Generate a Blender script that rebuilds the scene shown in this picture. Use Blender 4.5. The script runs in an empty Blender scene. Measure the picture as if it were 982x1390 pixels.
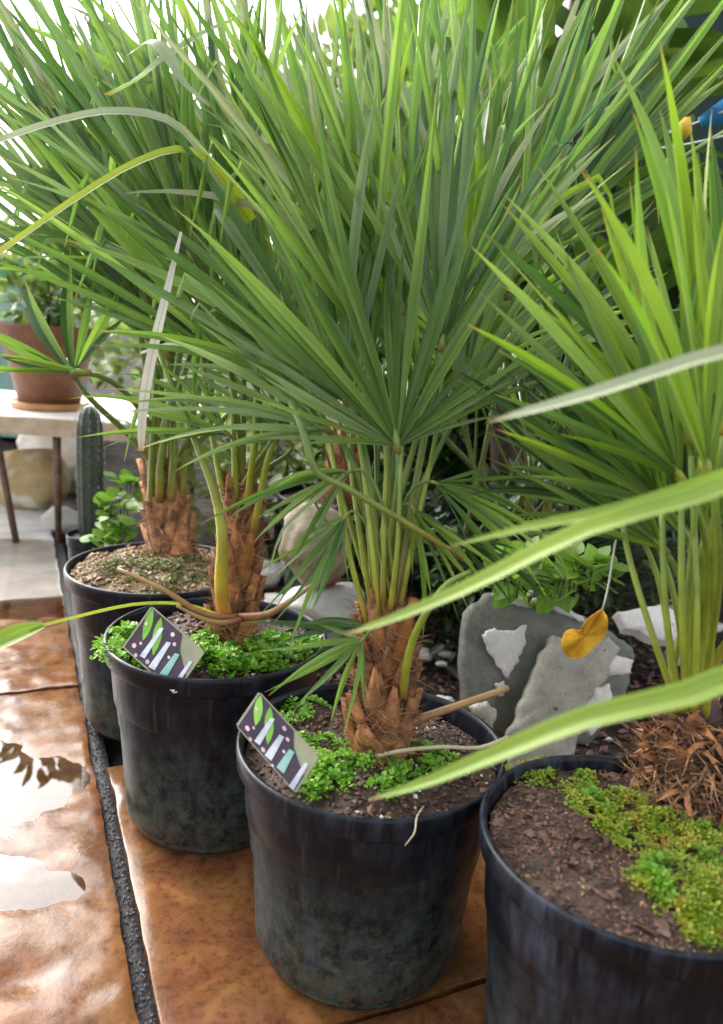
import bpy, bmesh, math, random
from mathutils import Vector, Matrix, noise
random.seed(7)
SC = bpy.context.scene
COL = SC.collection
R_ = math.radians

# ---------------------------------------------------------------- camera
FPX, CX, CY, CAMH = 1078.0, 491.0, 695.0, 0.69
PITCH, ROLL = R_(13), R_(4)
FW = Vector((0, math.cos(PITCH), -math.sin(PITCH)))
_rt = Vector((1, 0, 0)); _up = _rt.cross(FW)
RT = _rt*math.cos(ROLL) + _up*math.sin(ROLL)
UP = -_rt*math.sin(ROLL) + _up*math.cos(ROLL)
CAM = Vector((0, 0, CAMH))
cd = bpy.data.cameras.new('camera'); cam = bpy.data.objects.new('camera', cd); COL.objects.link(cam)
M = Matrix((RT, UP, -FW)).transposed().to_4x4(); M.translation = CAM
cam.matrix_world = M
cd.sensor_fit = 'VERTICAL'; cd.sensor_height = 36; cd.lens = 36*FPX/1390.0
cd.clip_start = 0.02; cd.clip_end = 500
cd.dof.use_dof = True; cd.dof.focus_distance = 0.98; cd.dof.aperture_fstop = 4.5
SC.camera = cam

# ---------------------------------------------------------------- sky, sun, exposure
SUN = Vector((-0.60, 0.62, 0.66)).normalized()
w = bpy.data.worlds.new('World'); SC.world = w; w.use_nodes = True
nt = w.node_tree
sky = nt.nodes.new('ShaderNodeTexSky'); sky.sky_type = 'NISHITA'; sky.sun_disc = False
sky.sun_elevation = math.asin(SUN.z); sky.sun_rotation = math.atan2(SUN.x, SUN.y)
sky.dust_density = 4.0; sky.air_density = 1.0; sky.ozone_density = 1.0
hs = nt.nodes.new('ShaderNodeHueSaturation'); hs.inputs['Saturation'].default_value = 0.18
nt.links.new(sky.outputs[0], hs.inputs['Color'])
bg = nt.nodes['Background']; bg.inputs[1].default_value = 0.15
nt.links.new(hs.outputs[0], bg.inputs[0])
sd = bpy.data.lights.new('sun', 'SUN'); sd.energy = 1.0; sd.angle = R_(40); sd.color = (1, 0.97, 0.92)
so = bpy.data.objects.new('sun', sd); COL.objects.link(so)
so.rotation_euler = (-SUN).to_track_quat('-Z', 'Y').to_euler()
SC.view_settings.view_transform = 'Standard'; SC.view_settings.look = 'None'
SC.view_settings.gamma = 1; SC.view_settings.exposure = 1.95

# ---------------------------------------------------------------- helpers
def ray(x, y): return FW + RT*((x-CX)/FPX) - UP*((y-CY)/FPX)
def P(x, y, Y):                       # point on the pixel's ray at forward distance Y
    d = ray(x, y); return CAM + d*(Y/d.y)
def G(x, y, z=0.0):                   # point on the pixel's ray at height z
    d = ray(x, y); return CAM + d*((z-CAMH)/d.z)
def rnd(a, b): return random.uniform(a, b)
KA = 0.93                             # albedo scale, balances base colours against exposure and sky reflections
def dk(c): return tuple(x*KA for x in c)

def node_mat(name):
    m = bpy.data.materials.new(name); m.use_nodes = True
    return m, m.node_tree, m.node_tree.nodes['Principled BSDF']
def N(nt, t, **kw):
    n = nt.nodes.new(t)
    for k, v in kw.items():
        if k in n.inputs: n.inputs[k].default_value = v
        else: setattr(n, k, v)
    return n
def ramp(nt, src, stops):
    r = nt.nodes.new('ShaderNodeValToRGB'); e = r.color_ramp.elements
    while len(e) < len(stops): e.new(0.5)
    for i, (p, c) in enumerate(stops):
        e[i].position = p; e[i].color = (*c, 1) if len(c) == 3 else c
    nt.links.new(src, r.inputs[0]); return r
def mix(nt, fac, a, b, mode='MIX'):
    n = nt.nodes.new('ShaderNodeMix'); n.data_type = 'RGBA'; n.blend_type = mode
    for s, v in ((n.inputs[0], fac), (n.inputs[6], a), (n.inputs[7], b)):
        if hasattr(v, 'is_output'): nt.links.new(v, s)
        elif isinstance(v, (int, float)): s.default_value = v
        else: s.default_value = (*v, 1)
    return n.outputs[2]
def bump(nt, p, h, s, d=0.01, nrm=None):
    b = N(nt, 'ShaderNodeBump', Strength=s, Distance=d); nt.links.new(h, b.inputs['Height'])
    if nrm: nt.links.new(nrm, b.inputs['Normal'])
    nt.links.new(b.outputs[0], p.inputs['Normal']); return b.outputs[0]
def noise_tex(nt, scale, detail=5, rough=0.6, obj=True, vec=None, dist=0.0):
    n = N(nt, 'ShaderNodeTexNoise', Scale=scale, Detail=detail, Roughness=rough, Distortion=dist)
    if vec is None:
        tc = nt.nodes.new('ShaderNodeTexCoord'); vec = tc.outputs['Object']
    nt.links.new(vec, n.inputs['Vector']); return n.outputs['Fac']

def obj(name, verts, faces, mat=None, parent=None, smooth=True, uvs=None):
    me = bpy.data.meshes.new(name)
    me.from_pydata([tuple(v) for v in verts], [], faces)
    if uvs is not None:
        ul = me.uv_layers.new(name='UVMap')
        for l in me.loops: ul.data[l.index].uv = uvs[l.vertex_index]
    if smooth: me.polygons.foreach_set('use_smooth', [True]*len(me.polygons))
    if mat: me.materials.append(mat)
    o = bpy.data.objects.new(name, me); COL.objects.link(o)
    if parent: link(o, parent)
    return o
def link(o, parent):                  # verts are world coords: undo the parent's own offset
    o.parent = parent; o.matrix_parent_inverse = WM[parent.name].inverted() if parent.name in WM else Matrix()
    return o
WM = {}
def thing(name, loc, label, cat, group=None):
    o = bpy.data.objects.new(name, None); COL.objects.link(o); o.location = loc
    o.empty_display_size = 0.02
    WM[o.name] = Matrix.Translation(loc)
    return tag(o, label, cat, group)
def tag(o, label, cat, group=None):
    o['label'] = label; o['category'] = cat
    if group: o['group'] = group
    return o
def struct(o): o['kind'] = 'structure'; return o
def stuff(o): o['kind'] = 'stuff'; return o

class MB:                             # mesh collector (world coordinates)
    def __init__(s): s.v, s.f, s.uv = [], [], []
    def add(s, v, f, uv=None):
        n = len(s.v); s.v += list(v); s.f += [tuple(i+n for i in q) for q in f]
        s.uv += list(uv) if uv else [(0.5, 0.5)]*len(v)
    def tube(s, pts, rads, k=8, cap=True):
        pts = [Vector(p) for p in pts]; n = len(pts); v = []; f = []; uv = []
        t0 = (pts[1]-pts[0]).normalized()
        a = t0.orthogonal().normalized()
        for i, p in enumerate(pts):
            t = (pts[min(i+1, n-1)]-pts[max(i-1, 0)]).normalized()
            a = (a - t*a.dot(t)).normalized(); b = t.cross(a)
            for j in range(k):
                th = 2*math.pi*j/k
                v.append(p + (a*math.cos(th)+b*math.sin(th))*rads[i]); uv.append((j/k, i/(n-1)))
        for i in range(n-1):
            for j in range(k):
                f.append((i*k+j, i*k+(j+1) % k, (i+1)*k+(j+1) % k, (i+1)*k+j))
        if cap:
            f.append(tuple(range(k))[::-1]); f.append(tuple((n-1)*k+j for j in range(k)))
        s.add(v, f, uv)
    def lathe(s, prof, c=(0, 0, 0), k=64, wob=0.0, close=False):
        c = Vector(c); v = []; f = []; m = len(prof); uv = []
        for i, (r, z) in enumerate(prof):
            for j in range(k):
                th = 2*math.pi*j/k
                rr = r*(1+wob*math.sin(2*th+1.3)+wob*0.5*math.sin(3*th))
                v.append(c+Vector((rr*math.cos(th), rr*math.sin(th), z))); uv.append((j/k, i/(m-1)))
        for i in range(m-1):
            for j in range(k): f.append((i*k+j, i*k+(j+1) % k, (i+1)*k+(j+1) % k, (i+1)*k+j))
        if close: f.append(tuple(range(k))[::-1])
        s.add(v, f, uv)
    def box(s, c, sz, rz=0):
        c = Vector(c); rot = Matrix.Rotation(rz, 3, 'Z')
        v = [c + rot @ Vector((x*sz[0]/2, y*sz[1]/2, z*sz[2]/2)) for x in (-1, 1) for y in (-1, 1) for z in (-1, 1)]
        s.add(v, [(0, 1, 3, 2), (4, 6, 7, 5), (0, 4, 5, 1), (2, 3, 7, 6), (0, 2, 6, 4), (1, 5, 7, 3)])
    def build(s, name, mat, parent=None, smooth=True): return obj(name, s.v, s.f, mat, parent, smooth, s.uv)

def spline(pts, n):                   # Catmull-Rom resampling
    pts = [Vector(p) for p in pts]; q = [pts[0]*2-pts[1]] + pts + [pts[-1]*2-pts[-2]]
    out = []
    m = len(pts)-1
    for i in range(n+1):
        t = i/n*m; k = min(int(t), m-1); u = t-k
        a, b, c, d = q[k:k+4]
        out.append(0.5*((2*b)+(c-a)*u+(2*a-5*b+4*c-d)*u*u+(3*b-a-3*c+d)*u**3))
    return out

# ---------------------------------------------------------------- materials
def leaf_mat(name, c1, c2, back, trans=0.42, rough=0.42, tip=(0.30, 0.22, 0.07), tint=(1.3, 1.45, 0.72), vein=26, vc=1.0):
    m, nt, p = node_mat(name); c1, c2, back, tip = dk(c1), dk(c2), dk(back), dk(tip)
    uv = nt.nodes.new('ShaderNodeUVMap'); sep = nt.nodes.new('ShaderNodeSeparateXYZ'); nt.links.new(uv.outputs[0], sep.inputs[0])
    oi = nt.nodes.new('ShaderNodeObjectInfo')
    col = mix(nt, oi.outputs['Random'], c1, c2)
    geo = nt.nodes.new('ShaderNodeNewGeometry')
    col = mix(nt, geo.outputs['Backfacing'], col, mix(nt, 0.55, col, back))
    # fine veins running along the blade
    mp = nt.nodes.new('ShaderNodeMapping'); mp.inputs['Scale'].default_value = (vein, 1.3 if vein > 10 else .5, 1); nt.links.new(uv.outputs[0], mp.inputs[0])
    vn = noise_tex(nt, 1.0, 3, 0.6, vec=mp.outputs[0])
    vr = ramp(nt, vn, [(0.3, (1-.28*vc, 1-.26*vc, 1-.3*vc)), (0.7, (1+.25*vc, 1+.2*vc, 1+.15*vc))])
    col = mix(nt, 1.0, col, vr.outputs[0], 'MULTIPLY')
    bn = noise_tex(nt, 9.0, 3, 0.55)
    br = ramp(nt, bn, [(0.3, (0.75, 0.8, 0.72)), (0.68, (1.25, 1.15, 1.1))])
    col = mix(nt, 1.0, col, br.outputs[0], 'MULTIPLY')
    # pale midrib
    ab = N(nt, 'ShaderNodeMath', operation='SUBTRACT'); ab.inputs[1].default_value = 0.5; nt.links.new(sep.outputs[0], ab.inputs[0])
    ab2 = N(nt, 'ShaderNodeMath', operation='ABSOLUTE'); nt.links.new(ab.outputs[0], ab2.inputs[0])
    mr = ramp(nt, ab2.outputs[0], [(0.0, (1, 1, 1)), (0.07, (0, 0, 0))])
    col = mix(nt, mr.outputs[0], col, mix(nt, 0.5, col, (0.2, 0.25, 0.10)))
    # dry tip
    tr = ramp(nt, sep.outputs[1], [(0.93, (0, 0, 0)), (0.99, (1, 1, 1))])
    col = mix(nt, tr.outputs[0], col, tip)
    nt.links.new(col, p.inputs['Base Color'])
    p.inputs['Roughness'].default_value = rough
    p.inputs['Specular IOR Level'].default_value = 0.55
    bump(nt, p, vn, 0.35, 0.002)
    t = nt.nodes.new('ShaderNodeBsdfTranslucent')
    tc = mix(nt, 1.0, col, tint, 'MULTIPLY'); nt.links.new(tc, t.inputs[0])
    mx = nt.nodes.new('ShaderNodeMixShader'); mx.inputs[0].default_value = trans
    out = nt.nodes['Material Output']
    nt.links.new(p.outputs[0], mx.inputs[1]); nt.links.new(t.outputs[0], mx.inputs[2]); nt.links.new(mx.outputs[0], out.inputs[0])
    return m
LEAF_MID = leaf_mat('palm_leaf_green', (0.060, 0.155, 0.028), (0.235, 0.37, 0.105), (0.34, 0.43, 0.24))
LEAF_COOL = leaf_mat('palm_leaf_cool', (0.060, 0.140, 0.062), (0.24, 0.345, 0.19), (0.42, 0.50, 0.38))
LEAF_YEL = leaf_mat('palm_leaf_yellow_green', (0.14, 0.28, 0.018), (0.27, 0.39, 0.055), (0.32, 0.40, 0.15), tip=(0.38, 0.2, 0.05))
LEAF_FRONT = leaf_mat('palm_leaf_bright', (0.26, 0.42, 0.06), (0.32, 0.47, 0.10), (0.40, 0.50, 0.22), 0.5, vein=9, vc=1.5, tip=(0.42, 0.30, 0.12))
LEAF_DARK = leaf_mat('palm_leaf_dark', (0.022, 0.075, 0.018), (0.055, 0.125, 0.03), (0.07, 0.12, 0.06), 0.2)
LEAF_OLD = leaf_mat('palm_leaf_yellowing', (0.30, 0.38, 0.03), (0.36, 0.42, 0.06), (0.3, 0.3, 0.12), tip=(0.4, 0.2, 0.06))
LEAF_PALE = leaf_mat('palm_leaf_silvery', (0.30, 0.36, 0.24), (0.36, 0.42, 0.30), (0.5, 0.55, 0.46), 0.25, tint=(1.0, 1.1, 0.8))
LEAF_DRY = leaf_mat('palm_leaf_dry', (0.36, 0.23, 0.10), (0.44, 0.30, 0.15), (0.45, 0.35, 0.2), 0.2, 0.6)
LEAF_SILVER = leaf_mat('dry_silver_leaf', (0.72, 0.74, 0.72), (0.8, 0.8, 0.78), (0.8, 0.8, 0.8), 0.12, 0.3, tip=(.5, .4, .3), tint=(1, 1, 1))
LEAF_BROAD = leaf_mat('broad_leaf', (0.06, 0.16, 0.02), (0.12, 0.24, 0.035), (0.2, 0.3, 0.1), 0.4)
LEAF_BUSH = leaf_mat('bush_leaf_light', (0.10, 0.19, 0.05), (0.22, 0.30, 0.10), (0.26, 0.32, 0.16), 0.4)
LEAF_BUSHD = leaf_mat('shade_bush_leaf', (0.012, 0.035, 0.014), (0.03, 0.065, 0.022), (0.04, 0.08, 0.04), 0.2)  # near-black leaf for the shrubs added to darken the background
LEAF_WEED = leaf_mat('weed_leaf', (0.10, 0.25, 0.02), (0.2, 0.36, 0.05), (0.2, 0.32, 0.1), 0.4)

def simple(name, c1, c2, scale, rough=0.6, bs=0.4, bd=0.004, detail=6, stops=(0.35, 0.65), spec=0.5):
    m, nt, p = node_mat(name); c1, c2 = dk(c1), dk(c2)
    n = noise_tex(nt, scale, detail, 0.65)
    r = ramp(nt, n, [(stops[0], c1), (stops[1], c2)])
    oi = nt.nodes.new('ShaderNodeObjectInfo')
    v = ramp(nt, oi.outputs['Random'], [(0, (0.8, 0.8, 0.8)), (1, (1.15, 1.15, 1.15))])
    nt.links.new(mix(nt, 1.0, r.outputs[0], v.outputs[0], 'MULTIPLY'), p.inputs['Base Color'])
    p.inputs['Roughness'].default_value = rough; p.inputs['Specular IOR Level'].default_value = spec
    if bs: bump(nt, p, n, bs, bd)
    return m
def moss_mat(name, stops):
    m, nt, p = node_mat(name); stops = [(a, dk(c)) for a, c in stops]
    n = noise_tex(nt, 34.0, 4, 0.6); n2 = noise_tex(nt, 400.0, 2)
    r = ramp(nt, n, stops)
    v = ramp(nt, n2, [(0.35, (0.65, 0.7, 0.6)), (0.65, (1.25, 1.2, 1.1))])
    c = mix(nt, 1.0, r.outputs[0], v.outputs[0], 'MULTIPLY')
    nt.links.new(c, p.inputs['Base Color']); p.inputs['Roughness'].default_value = 0.45
    t = nt.nodes.new('ShaderNodeBsdfTranslucent'); nt.links.new(mix(nt, 1.0, c, (1.2, 1.4, 0.6), 'MULTIPLY'), t.inputs[0])
    mx = nt.nodes.new('ShaderNodeMixShader'); mx.inputs[0].default_value = 0.35
    nt.links.new(p.outputs[0], mx.inputs[1]); nt.links.new(t.outputs[0], mx.inputs[2])
    nt.links.new(mx.outputs[0], nt.nodes['Material Output'].inputs[0]); return m
MOSS = moss_mat('liverwort_green', [(0.3, (0.08, 0.24, 0.015)), (0.5, (0.20, 0.43, 0.035)), (0.72, (0.34, 0.52, 0.09))])
MOSSY = moss_mat('moss_yellow_green', [(0.30, (0.09, 0.24, 0.015)), (0.44, (0.24, 0.36, 0.025)), (0.56, (0.38, 0.42, 0.045)), (0.66, (0.42, 0.24, 0.03))])
MOSSD = moss_mat('moss_olive', [(0.3, (0.06, 0.09, 0.02)), (0.55, (0.13, 0.15, 0.03)), (0.75, (0.26, 0.20, 0.07))])

SOIL = simple('potting_soil', (0.022, 0.012, 0.008), (0.10, 0.055, 0.035), 60, 0.75, 0.9, 0.006)
SOIL_TAN = simple('sandy_soil', (0.07, 0.04, 0.02), (0.34, 0.22, 0.11), 45, 0.8, 0.9, 0.006)
CHIP = simple('bark_chip', (0.05, 0.022, 0.014), (0.19, 0.095, 0.06), 30, 0.65, 0.4)
CHIP_TAN = simple('pale_chip', (0.2, 0.12, 0.06), (0.4, 0.28, 0.16), 30, 0.7, 0.4)
PERL = simple('perlite', (0.6, 0.6, 0.58), (0.75, 0.74, 0.72), 80, 0.6, 0.2)
TRUNK = simple('palm_trunk', (0.07, 0.026, 0.012), (0.42, 0.165, 0.062), 90, 0.7, 1.0, 0.008)
TRUNKD = simple('palm_trunk_dark', (0.025, 0.012, 0.012), (0.10, 0.05, 0.04), 40, 0.8, 1.0, 0.008)
SHEATH = simple('leaf_base_sheath', (0.10, 0.030, 0.012), (0.60, 0.27, 0.10), 45, 0.65, 1.0, 0.006)
SHEATH_O = simple('leaf_base_orange', (0.20, 0.06, 0.015), (0.42, 0.18, 0.045), 50, 0.55, 0.5, 0.004)
FIBRE = simple('palm_fibre', (0.14, 0.06, 0.03), (0.46, 0.25, 0.12), 60, 0.8, 0)
FIBRE_D = simple('palm_fibre_dark', (0.03, 0.015, 0.012), (0.12, 0.06, 0.04), 60, 0.8, 0)

def petiole_mat(name, base, mid, top):
    m, nt, p = node_mat(name)
    uv = nt.nodes.new('ShaderNodeUVMap'); sep = nt.nodes.new('ShaderNodeSeparateXYZ'); nt.links.new(uv.outputs[0], sep.inputs[0])
    r = ramp(nt, sep.outputs[1], [(0.0, dk(base)), (0.25, dk(mid)), (0.8, dk(top))])
    n = noise_tex(nt, 40, 4)
    v = ramp(nt, n, [(0.3, (0.75, 0.75, 0.75)), (0.7, (1.2, 1.2, 1.15))])
    nt.links.new(mix(nt, 1.0, r.outputs[0], v.outputs[0], 'MULTIPLY'), p.inputs['Base Color'])
    p.inputs['Roughness'].default_value = 0.4; return m
DRY = petiole_mat('dry_stalk', (0.20, 0.07, 0.025), (0.30, 0.15, 0.06), (0.36, 0.22, 0.09))
PET = petiole_mat('petiole_green', (0.30, 0.20, 0.05), (0.20, 0.24, 0.04), (0.10, 0.19, 0.04))
PET_Y = petiole_mat('petiole_yellow', (0.34, 0.26, 0.03), (0.28, 0.32, 0.03), (0.17, 0.26, 0.035))
PET_O = petiole_mat('petiole_orange', (0.46, 0.17, 0.03), (0.42, 0.36, 0.03), (0.17, 0.26, 0.035))
PET_D = petiole_mat('petiole_dark', (0.10, 0.07, 0.03), (0.12, 0.14, 0.05), (0.12, 0.17, 0.06))

def pot_mat(name, dust, algae):
    m, nt, p = node_mat(name); dust, algae = dk(dust), dk(algae)
    tc = nt.nodes.new('ShaderNodeTexCoord'); sep = nt.nodes.new('ShaderNodeSeparateXYZ'); nt.links.new(tc.outputs['Object'], sep.inputs[0])
    n1 = noise_tex(nt, 9, 7, 0.68, vec=tc.outputs['Object'])
    mp = nt.nodes.new('ShaderNodeMapping'); mp.inputs['Scale'].default_value = (55, 55, 7); nt.links.new(tc.outputs['Object'], mp.inputs[0])
    n2 = noise_tex(nt, 1.0, 6, 0.7, vec=mp.outputs[0])
    n3 = noise_tex(nt, 130, 4, 0.7, vec=tc.outputs['Object'])
    d1 = ramp(nt, n1, [(0.40, (0, 0, 0)), (0.68, (1, 1, 1))])
    d2 = ramp(nt, n2, [(0.42, (0, 0, 0)), (0.70, (1, 1, 1))])
    d = mix(nt, 1.0, d1.outputs[0], d2.outputs[0], 'MULTIPLY')
    c = mix(nt, d, (0.005, 0.0065, 0.010), dust)
    # algae bloom toward the foot
    hr = ramp(nt, sep.outputs[2], [(0.03, (1, 1, 1)), (0.20, (0, 0, 0))])
    an = noise_tex(nt, 46, 9, 0.8, vec=tc.outputs['Object'])
    ar = ramp(nt, an, [(0.40, (0, 0, 0)), (0.62, (1, 1, 1))])
    af = mix(nt, 1.0, hr.outputs[0], ar.outputs[0], 'MULTIPLY')
    c = mix(nt, af, c, algae)
    # lime and mud spots
    sp = ramp(nt, n3, [(0.70, (0, 0, 0)), (0.76, (1, 1, 1))])
    c = mix(nt, mix(nt, 0.5, (0, 0, 0), sp.outputs[0]), c, (0.09, 0.09, 0.08))
    ms = ramp(nt, sep.outputs[2], [(0.0, (1, 1, 1)), (0.075, (0, 0, 0))])
    mn = noise_tex(nt, 75, 5, 0.75, vec=tc.outputs['Object']); mr_ = ramp(nt, mn, [(0.50, (0, 0, 0)), (0.58, (1, 1, 1))])
    c = mix(nt, mix(nt, 1.0, ms.outputs[0], mr_.outputs[0], 'MULTIPLY'), c, (0.10, 0.062, 0.036))
    mp2 = nt.nodes.new('ShaderNodeMapping'); mp2.inputs['Scale'].default_value = (90, 90, 2.2); nt.links.new(tc.outputs['Object'], mp2.inputs[0])
    st = ramp(nt, noise_tex(nt, 1.0, 4, 0.6, vec=mp2.outputs[0]), [(0.60, (0, 0, 0)), (0.72, (0.5, 0.5, 0.5))])
    c = mix(nt, st.outputs[0], c, (0.055, 0.060, 0.062))
    nt.links.new(c, p.inputs['Base Color'])
    rr = ramp(nt, d, [(0.0, (0.30, 0.30, 0.30)), (0.5, (0.62, 0.62, 0.62))]); nt.links.new(rr.outputs[0], p.inputs['Roughness'])
    p.inputs['Specular IOR Level'].default_value = 0.22
    bump(nt, p, n3, 0.12, 0.002)
    return m
POT = pot_mat('black_nursery_plastic', (0.036, 0.046, 0.066), (0.075, 0.100, 0.080))
POT_DUSTY = pot_mat('dusty_black_plastic', (0.080, 0.095, 0.135), (0.06, 0.075, 0.07))
GRIT = simple('joint_grit', (0.012, 0.011, 0.012), (0.06, 0.055, 0.055), 90, 0.6, 1.0, 0.004)

def slab_mat():
    m, nt, p = node_mat('wet_slate')
    tc = nt.nodes.new('ShaderNodeTexCoord'); oi = nt.nodes.new('ShaderNodeObjectInfo')
    ad = nt.nodes.new('ShaderNodeVectorMath'); ad.operation = 'ADD'
    sc = nt.nodes.new('ShaderNodeVectorMath'); sc.operation = 'SCALE'; sc.inputs['Scale'].default_value = 9
    cb = nt.nodes.new('ShaderNodeCombineXYZ')
    for i in range(3): nt.links.new(oi.outputs['Random'], cb.inputs[i])
    nt.links.new(cb.outputs[0], sc.inputs[0]); nt.links.new(tc.outputs['Object'], ad.inputs[0]); nt.links.new(sc.outputs[0], ad.inputs[1])
    v = ad.outputs[0]
    n1 = noise_tex(nt, 3.6, 7, 0.62, vec=v, dist=1.1)
    n2 = noise_tex(nt, 14, 6, 0.7, vec=v, dist=0.8)
    n3 = noise_tex(nt, 90, 5, 0.7, vec=v)
    r = ramp(nt, n1, [(0.24, (0.037, 0.017, 0.010)), (0.38, (0.093, 0.036, 0.012)), (0.50, (0.127, 0.061, 0.019)), (0.60, (0.115, 0.046, 0.019)), (0.72, (0.065, 0.038, 0.026)), (0.82, (0.099, 0.053, 0.031))])
    r2 = ramp(nt, n2, [(0.3, (0.82, 0.76, 0.78)), (0.65, (1.50, 1.46, 1.62))])
    nb = noise_tex(nt, 11, 8, 0.62, vec=v)
    c = mix(nt, 1.0, r.outputs[0], r2.outputs[0], 'MULTIPLY')
    # iron-stain rings
    wv = N(nt, 'ShaderNodeTexWave', Scale=2.6, Distortion=14.0, Detail=4.0); wv.inputs['Detail Scale'].default_value = 1.2; nt.links.new(v, wv.inputs['Vector'])
    wr = ramp(nt, wv.outputs['Fac'], [(0.0, (0.74, 0.68, 0.7)), (0.16, (1, 1, 1)), (0.9, (1, 1, 1)), (1.0, (1.25, 1.3, 1.25))])
    c = mix(nt, 0.8, c, mix(nt, 1.0, c, wr.outputs[0], 'MULTIPLY'))
    g = ramp(nt, n3, [(0.36, (0.35, 0.3, 0.3)), (0.50, (1, 1, 1)), (0.72, (1.0, 1.0, 1.0)), (0.78, (1.5, 1.5, 1.5))])
    c = mix(nt, 0.6, c, mix(nt, 1.0, c, g.outputs[0], 'MULTIPLY'))
    nt.links.new(c, p.inputs['Base Color'])
    wet = ramp(nt, nb, [(0.40, (0.12, 0.12, 0.12)), (0.66, (0.45, 0.45, 0.45))]); nt.links.new(wet.outputs[0], p.inputs['Roughness'])
    p.inputs['Coat Weight'].default_value = 0.16; p.inputs['Coat Roughness'].default_value = 0.07; p.inputs['Coat IOR'].default_value = 1.33; p.inputs['Specular IOR Level'].default_value = 0.12
    b = N(nt, 'ShaderNodeBump', Strength=0.13, Distance=0.005); nt.links.new(nb, b.inputs['Height'])
    b2 = N(nt, 'ShaderNodeBump', Strength=0.25, Distance=0.002); nt.links.new(n3, b2.inputs['Height']); nt.links.new(b.outputs[0], b2.inputs['Normal'])
    nt.links.new(b2.outputs[0], p.inputs['Normal']); nt.links.new(b.outputs[0], p.inputs['Coat Normal'])
    return m
SLAB = slab_mat()
def water_mat():
    m, nt, p = node_mat('puddle_water'); nt.nodes.remove(p)
    tr = N(nt, 'ShaderNodeBsdfTransparent'); tr.inputs[0].default_value = (0.93, 0.88, 0.82, 1)
    gl = N(nt, 'ShaderNodeBsdfGlossy'); gl.inputs['Roughness'].default_value = 0.015
    fr = N(nt, 'ShaderNodeFresnel'); fr.inputs[0].default_value = 1.36
    n = noise_tex(nt, 7, 2); b = N(nt, 'ShaderNodeBump', Strength=0.03, Distance=0.01); nt.links.new(n, b.inputs['Height'])
    nt.links.new(b.outputs[0], gl.inputs['Normal']); nt.links.new(b.outputs[0], fr.inputs['Normal'])
    mx = nt.nodes.new('ShaderNodeMixShader'); nt.links.new(fr.outputs[0], mx.inputs[0]); nt.links.new(tr.outputs[0], mx.inputs[1]); nt.links.new(gl.outputs[0], mx.inputs[2])
    nt.links.new(mx.outputs[0], nt.nodes['Material Output'].inputs[0]); return m
WATER = water_mat()
SLAB_PALE = simple('pale_concrete', (0.70, 0.69, 0.71), (0.98, 0.97, 0.99), 9, 0.25, 0.2, 0.003)

# ---------------------------------------------------------------- ground: soil sheet, slabs, puddles
A24 = R_(24.0); EV = Vector((math.cos(A24), math.sin(A24), 0)); EN = Vector((-math.sin(A24), math.cos(A24), 0))
GRAVEL = simple('earth_and_gravel', (0.008, 0.007, 0.007), (0.05, 0.042, 0.036), 14, 0.95, 1.0, 0.02, spec=0.1)
gv, gf = [], []
gx = [-60, -25, -10, -5, -3, -2, -1.2, -.6, 0, .6, 1.2, 2, 3, 5, 10, 25, 60]
for y in gx:
    for x in gx: gv.append((x, y+1.0, -0.03))
n = len(gx)
for i in range(n-1):
    for j in range(n-1): gf.append((i*n+j, i*n+j+1, (i+1)*n+j+1, (i+1)*n+j))
ground = struct(obj('ground', gv, gf, GRAVEL))
paving = struct(obj('paving', [], [], None))
HOLLOW = [(G(-5, 1065), .135, .115), (G(-20, 1195), .12, .045), (G(40, 780), .34, .24), (G(40, 1320), .05, .03)]
def hgt(x, y):                        # riven slate relief
    q = Vector((x*2.2, y*2.2, 3.1)); h = noise.fractal(q, 1.0, 2.0, 4)*0.0035
    q2 = Vector((x*7, y*7, 8.7)); t = noise.noise(q2)
    for (c, rx, ry) in HOLLOW:
        k = ((x-c.x)/rx)**2+((y-c.y)/ry)**2
        h -= 0.0075*math.exp(-k)
    return h + math.floor(t*3)/3*0.0022 + noise.fractal(Vector((x*24, y*24, 1)), 1.0, 2.0, 4)*0.0017
def slab(v0, v1, n0, n1, step=0.02):
    nx = max(4, int((v1-v0)/step)); ny = max(4, int((n1-n0)/step)); vs = []; fs = []
    tilt = Vector((rnd(-.004, .004), rnd(-.004, .004)))
    for j in range(ny+1):
        for i in range(nx+1):
            ins = 0.003
            fx = 0 if i == 0 else 1 if i == nx else (ins+(v1-v0-2*ins)*(i-1)/(nx-2))/(v1-v0)
            fy = 0 if j == 0 else 1 if j == ny else (ins+(n1-n0-2*ins)*(j-1)/(ny-2))/(n1-n0)
            e = min(fx*(v1-v0), (1-fx)*(v1-v0), fy*(n1-n0), (1-fy)*(n1-n0))
            a, b = v0+(v1-v0)*fx, n0+(n1-n0)*fy
            jag = 0.004*noise.noise(Vector((a*13, b*13, 5))) + 0.002*noise.noise(Vector((a*40, b*40, 9)))
            if i in (0, nx): a += jag
            if j in (0, ny): b += jag
            p = EV*a+EN*b
            z = hgt(p.x, p.y) + tilt.x*(fx-.5)+tilt.y*(fy-.5)
            if e < 0.001: z -= 0.0007
            vs.append((p.x, p.y, z))
    m = nx+1
    for j in range(ny):
        for i in range(nx): fs.append((j*m+i, j*m+i+1, (j+1)*m+i+1, (j+1)*m+i))
    ring = [i for i in range(m)] + [j*m+nx for j in range(1, ny+1)] + [ny*m+i for i in range(nx-1, -1, -1)] + [j*m for j in range(ny-1, 0, -1)]
    k = len(vs); nr_ = len(ring)
    for r in ring: vs.append(vs[r])
    for r in ring: vs.append((vs[r][0], vs[r][1], -0.032))
    for q in range(nr_):
        q2 = (q+1) % nr_; fs.append((k+q, k+nr_+q, k+nr_+q2, k+q2))
    o = obj('slab', vs, fs, SLAB_PALE if n0 > 1.9 else SLAB, None); o.parent = paving; return o
J = 0.011
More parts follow.
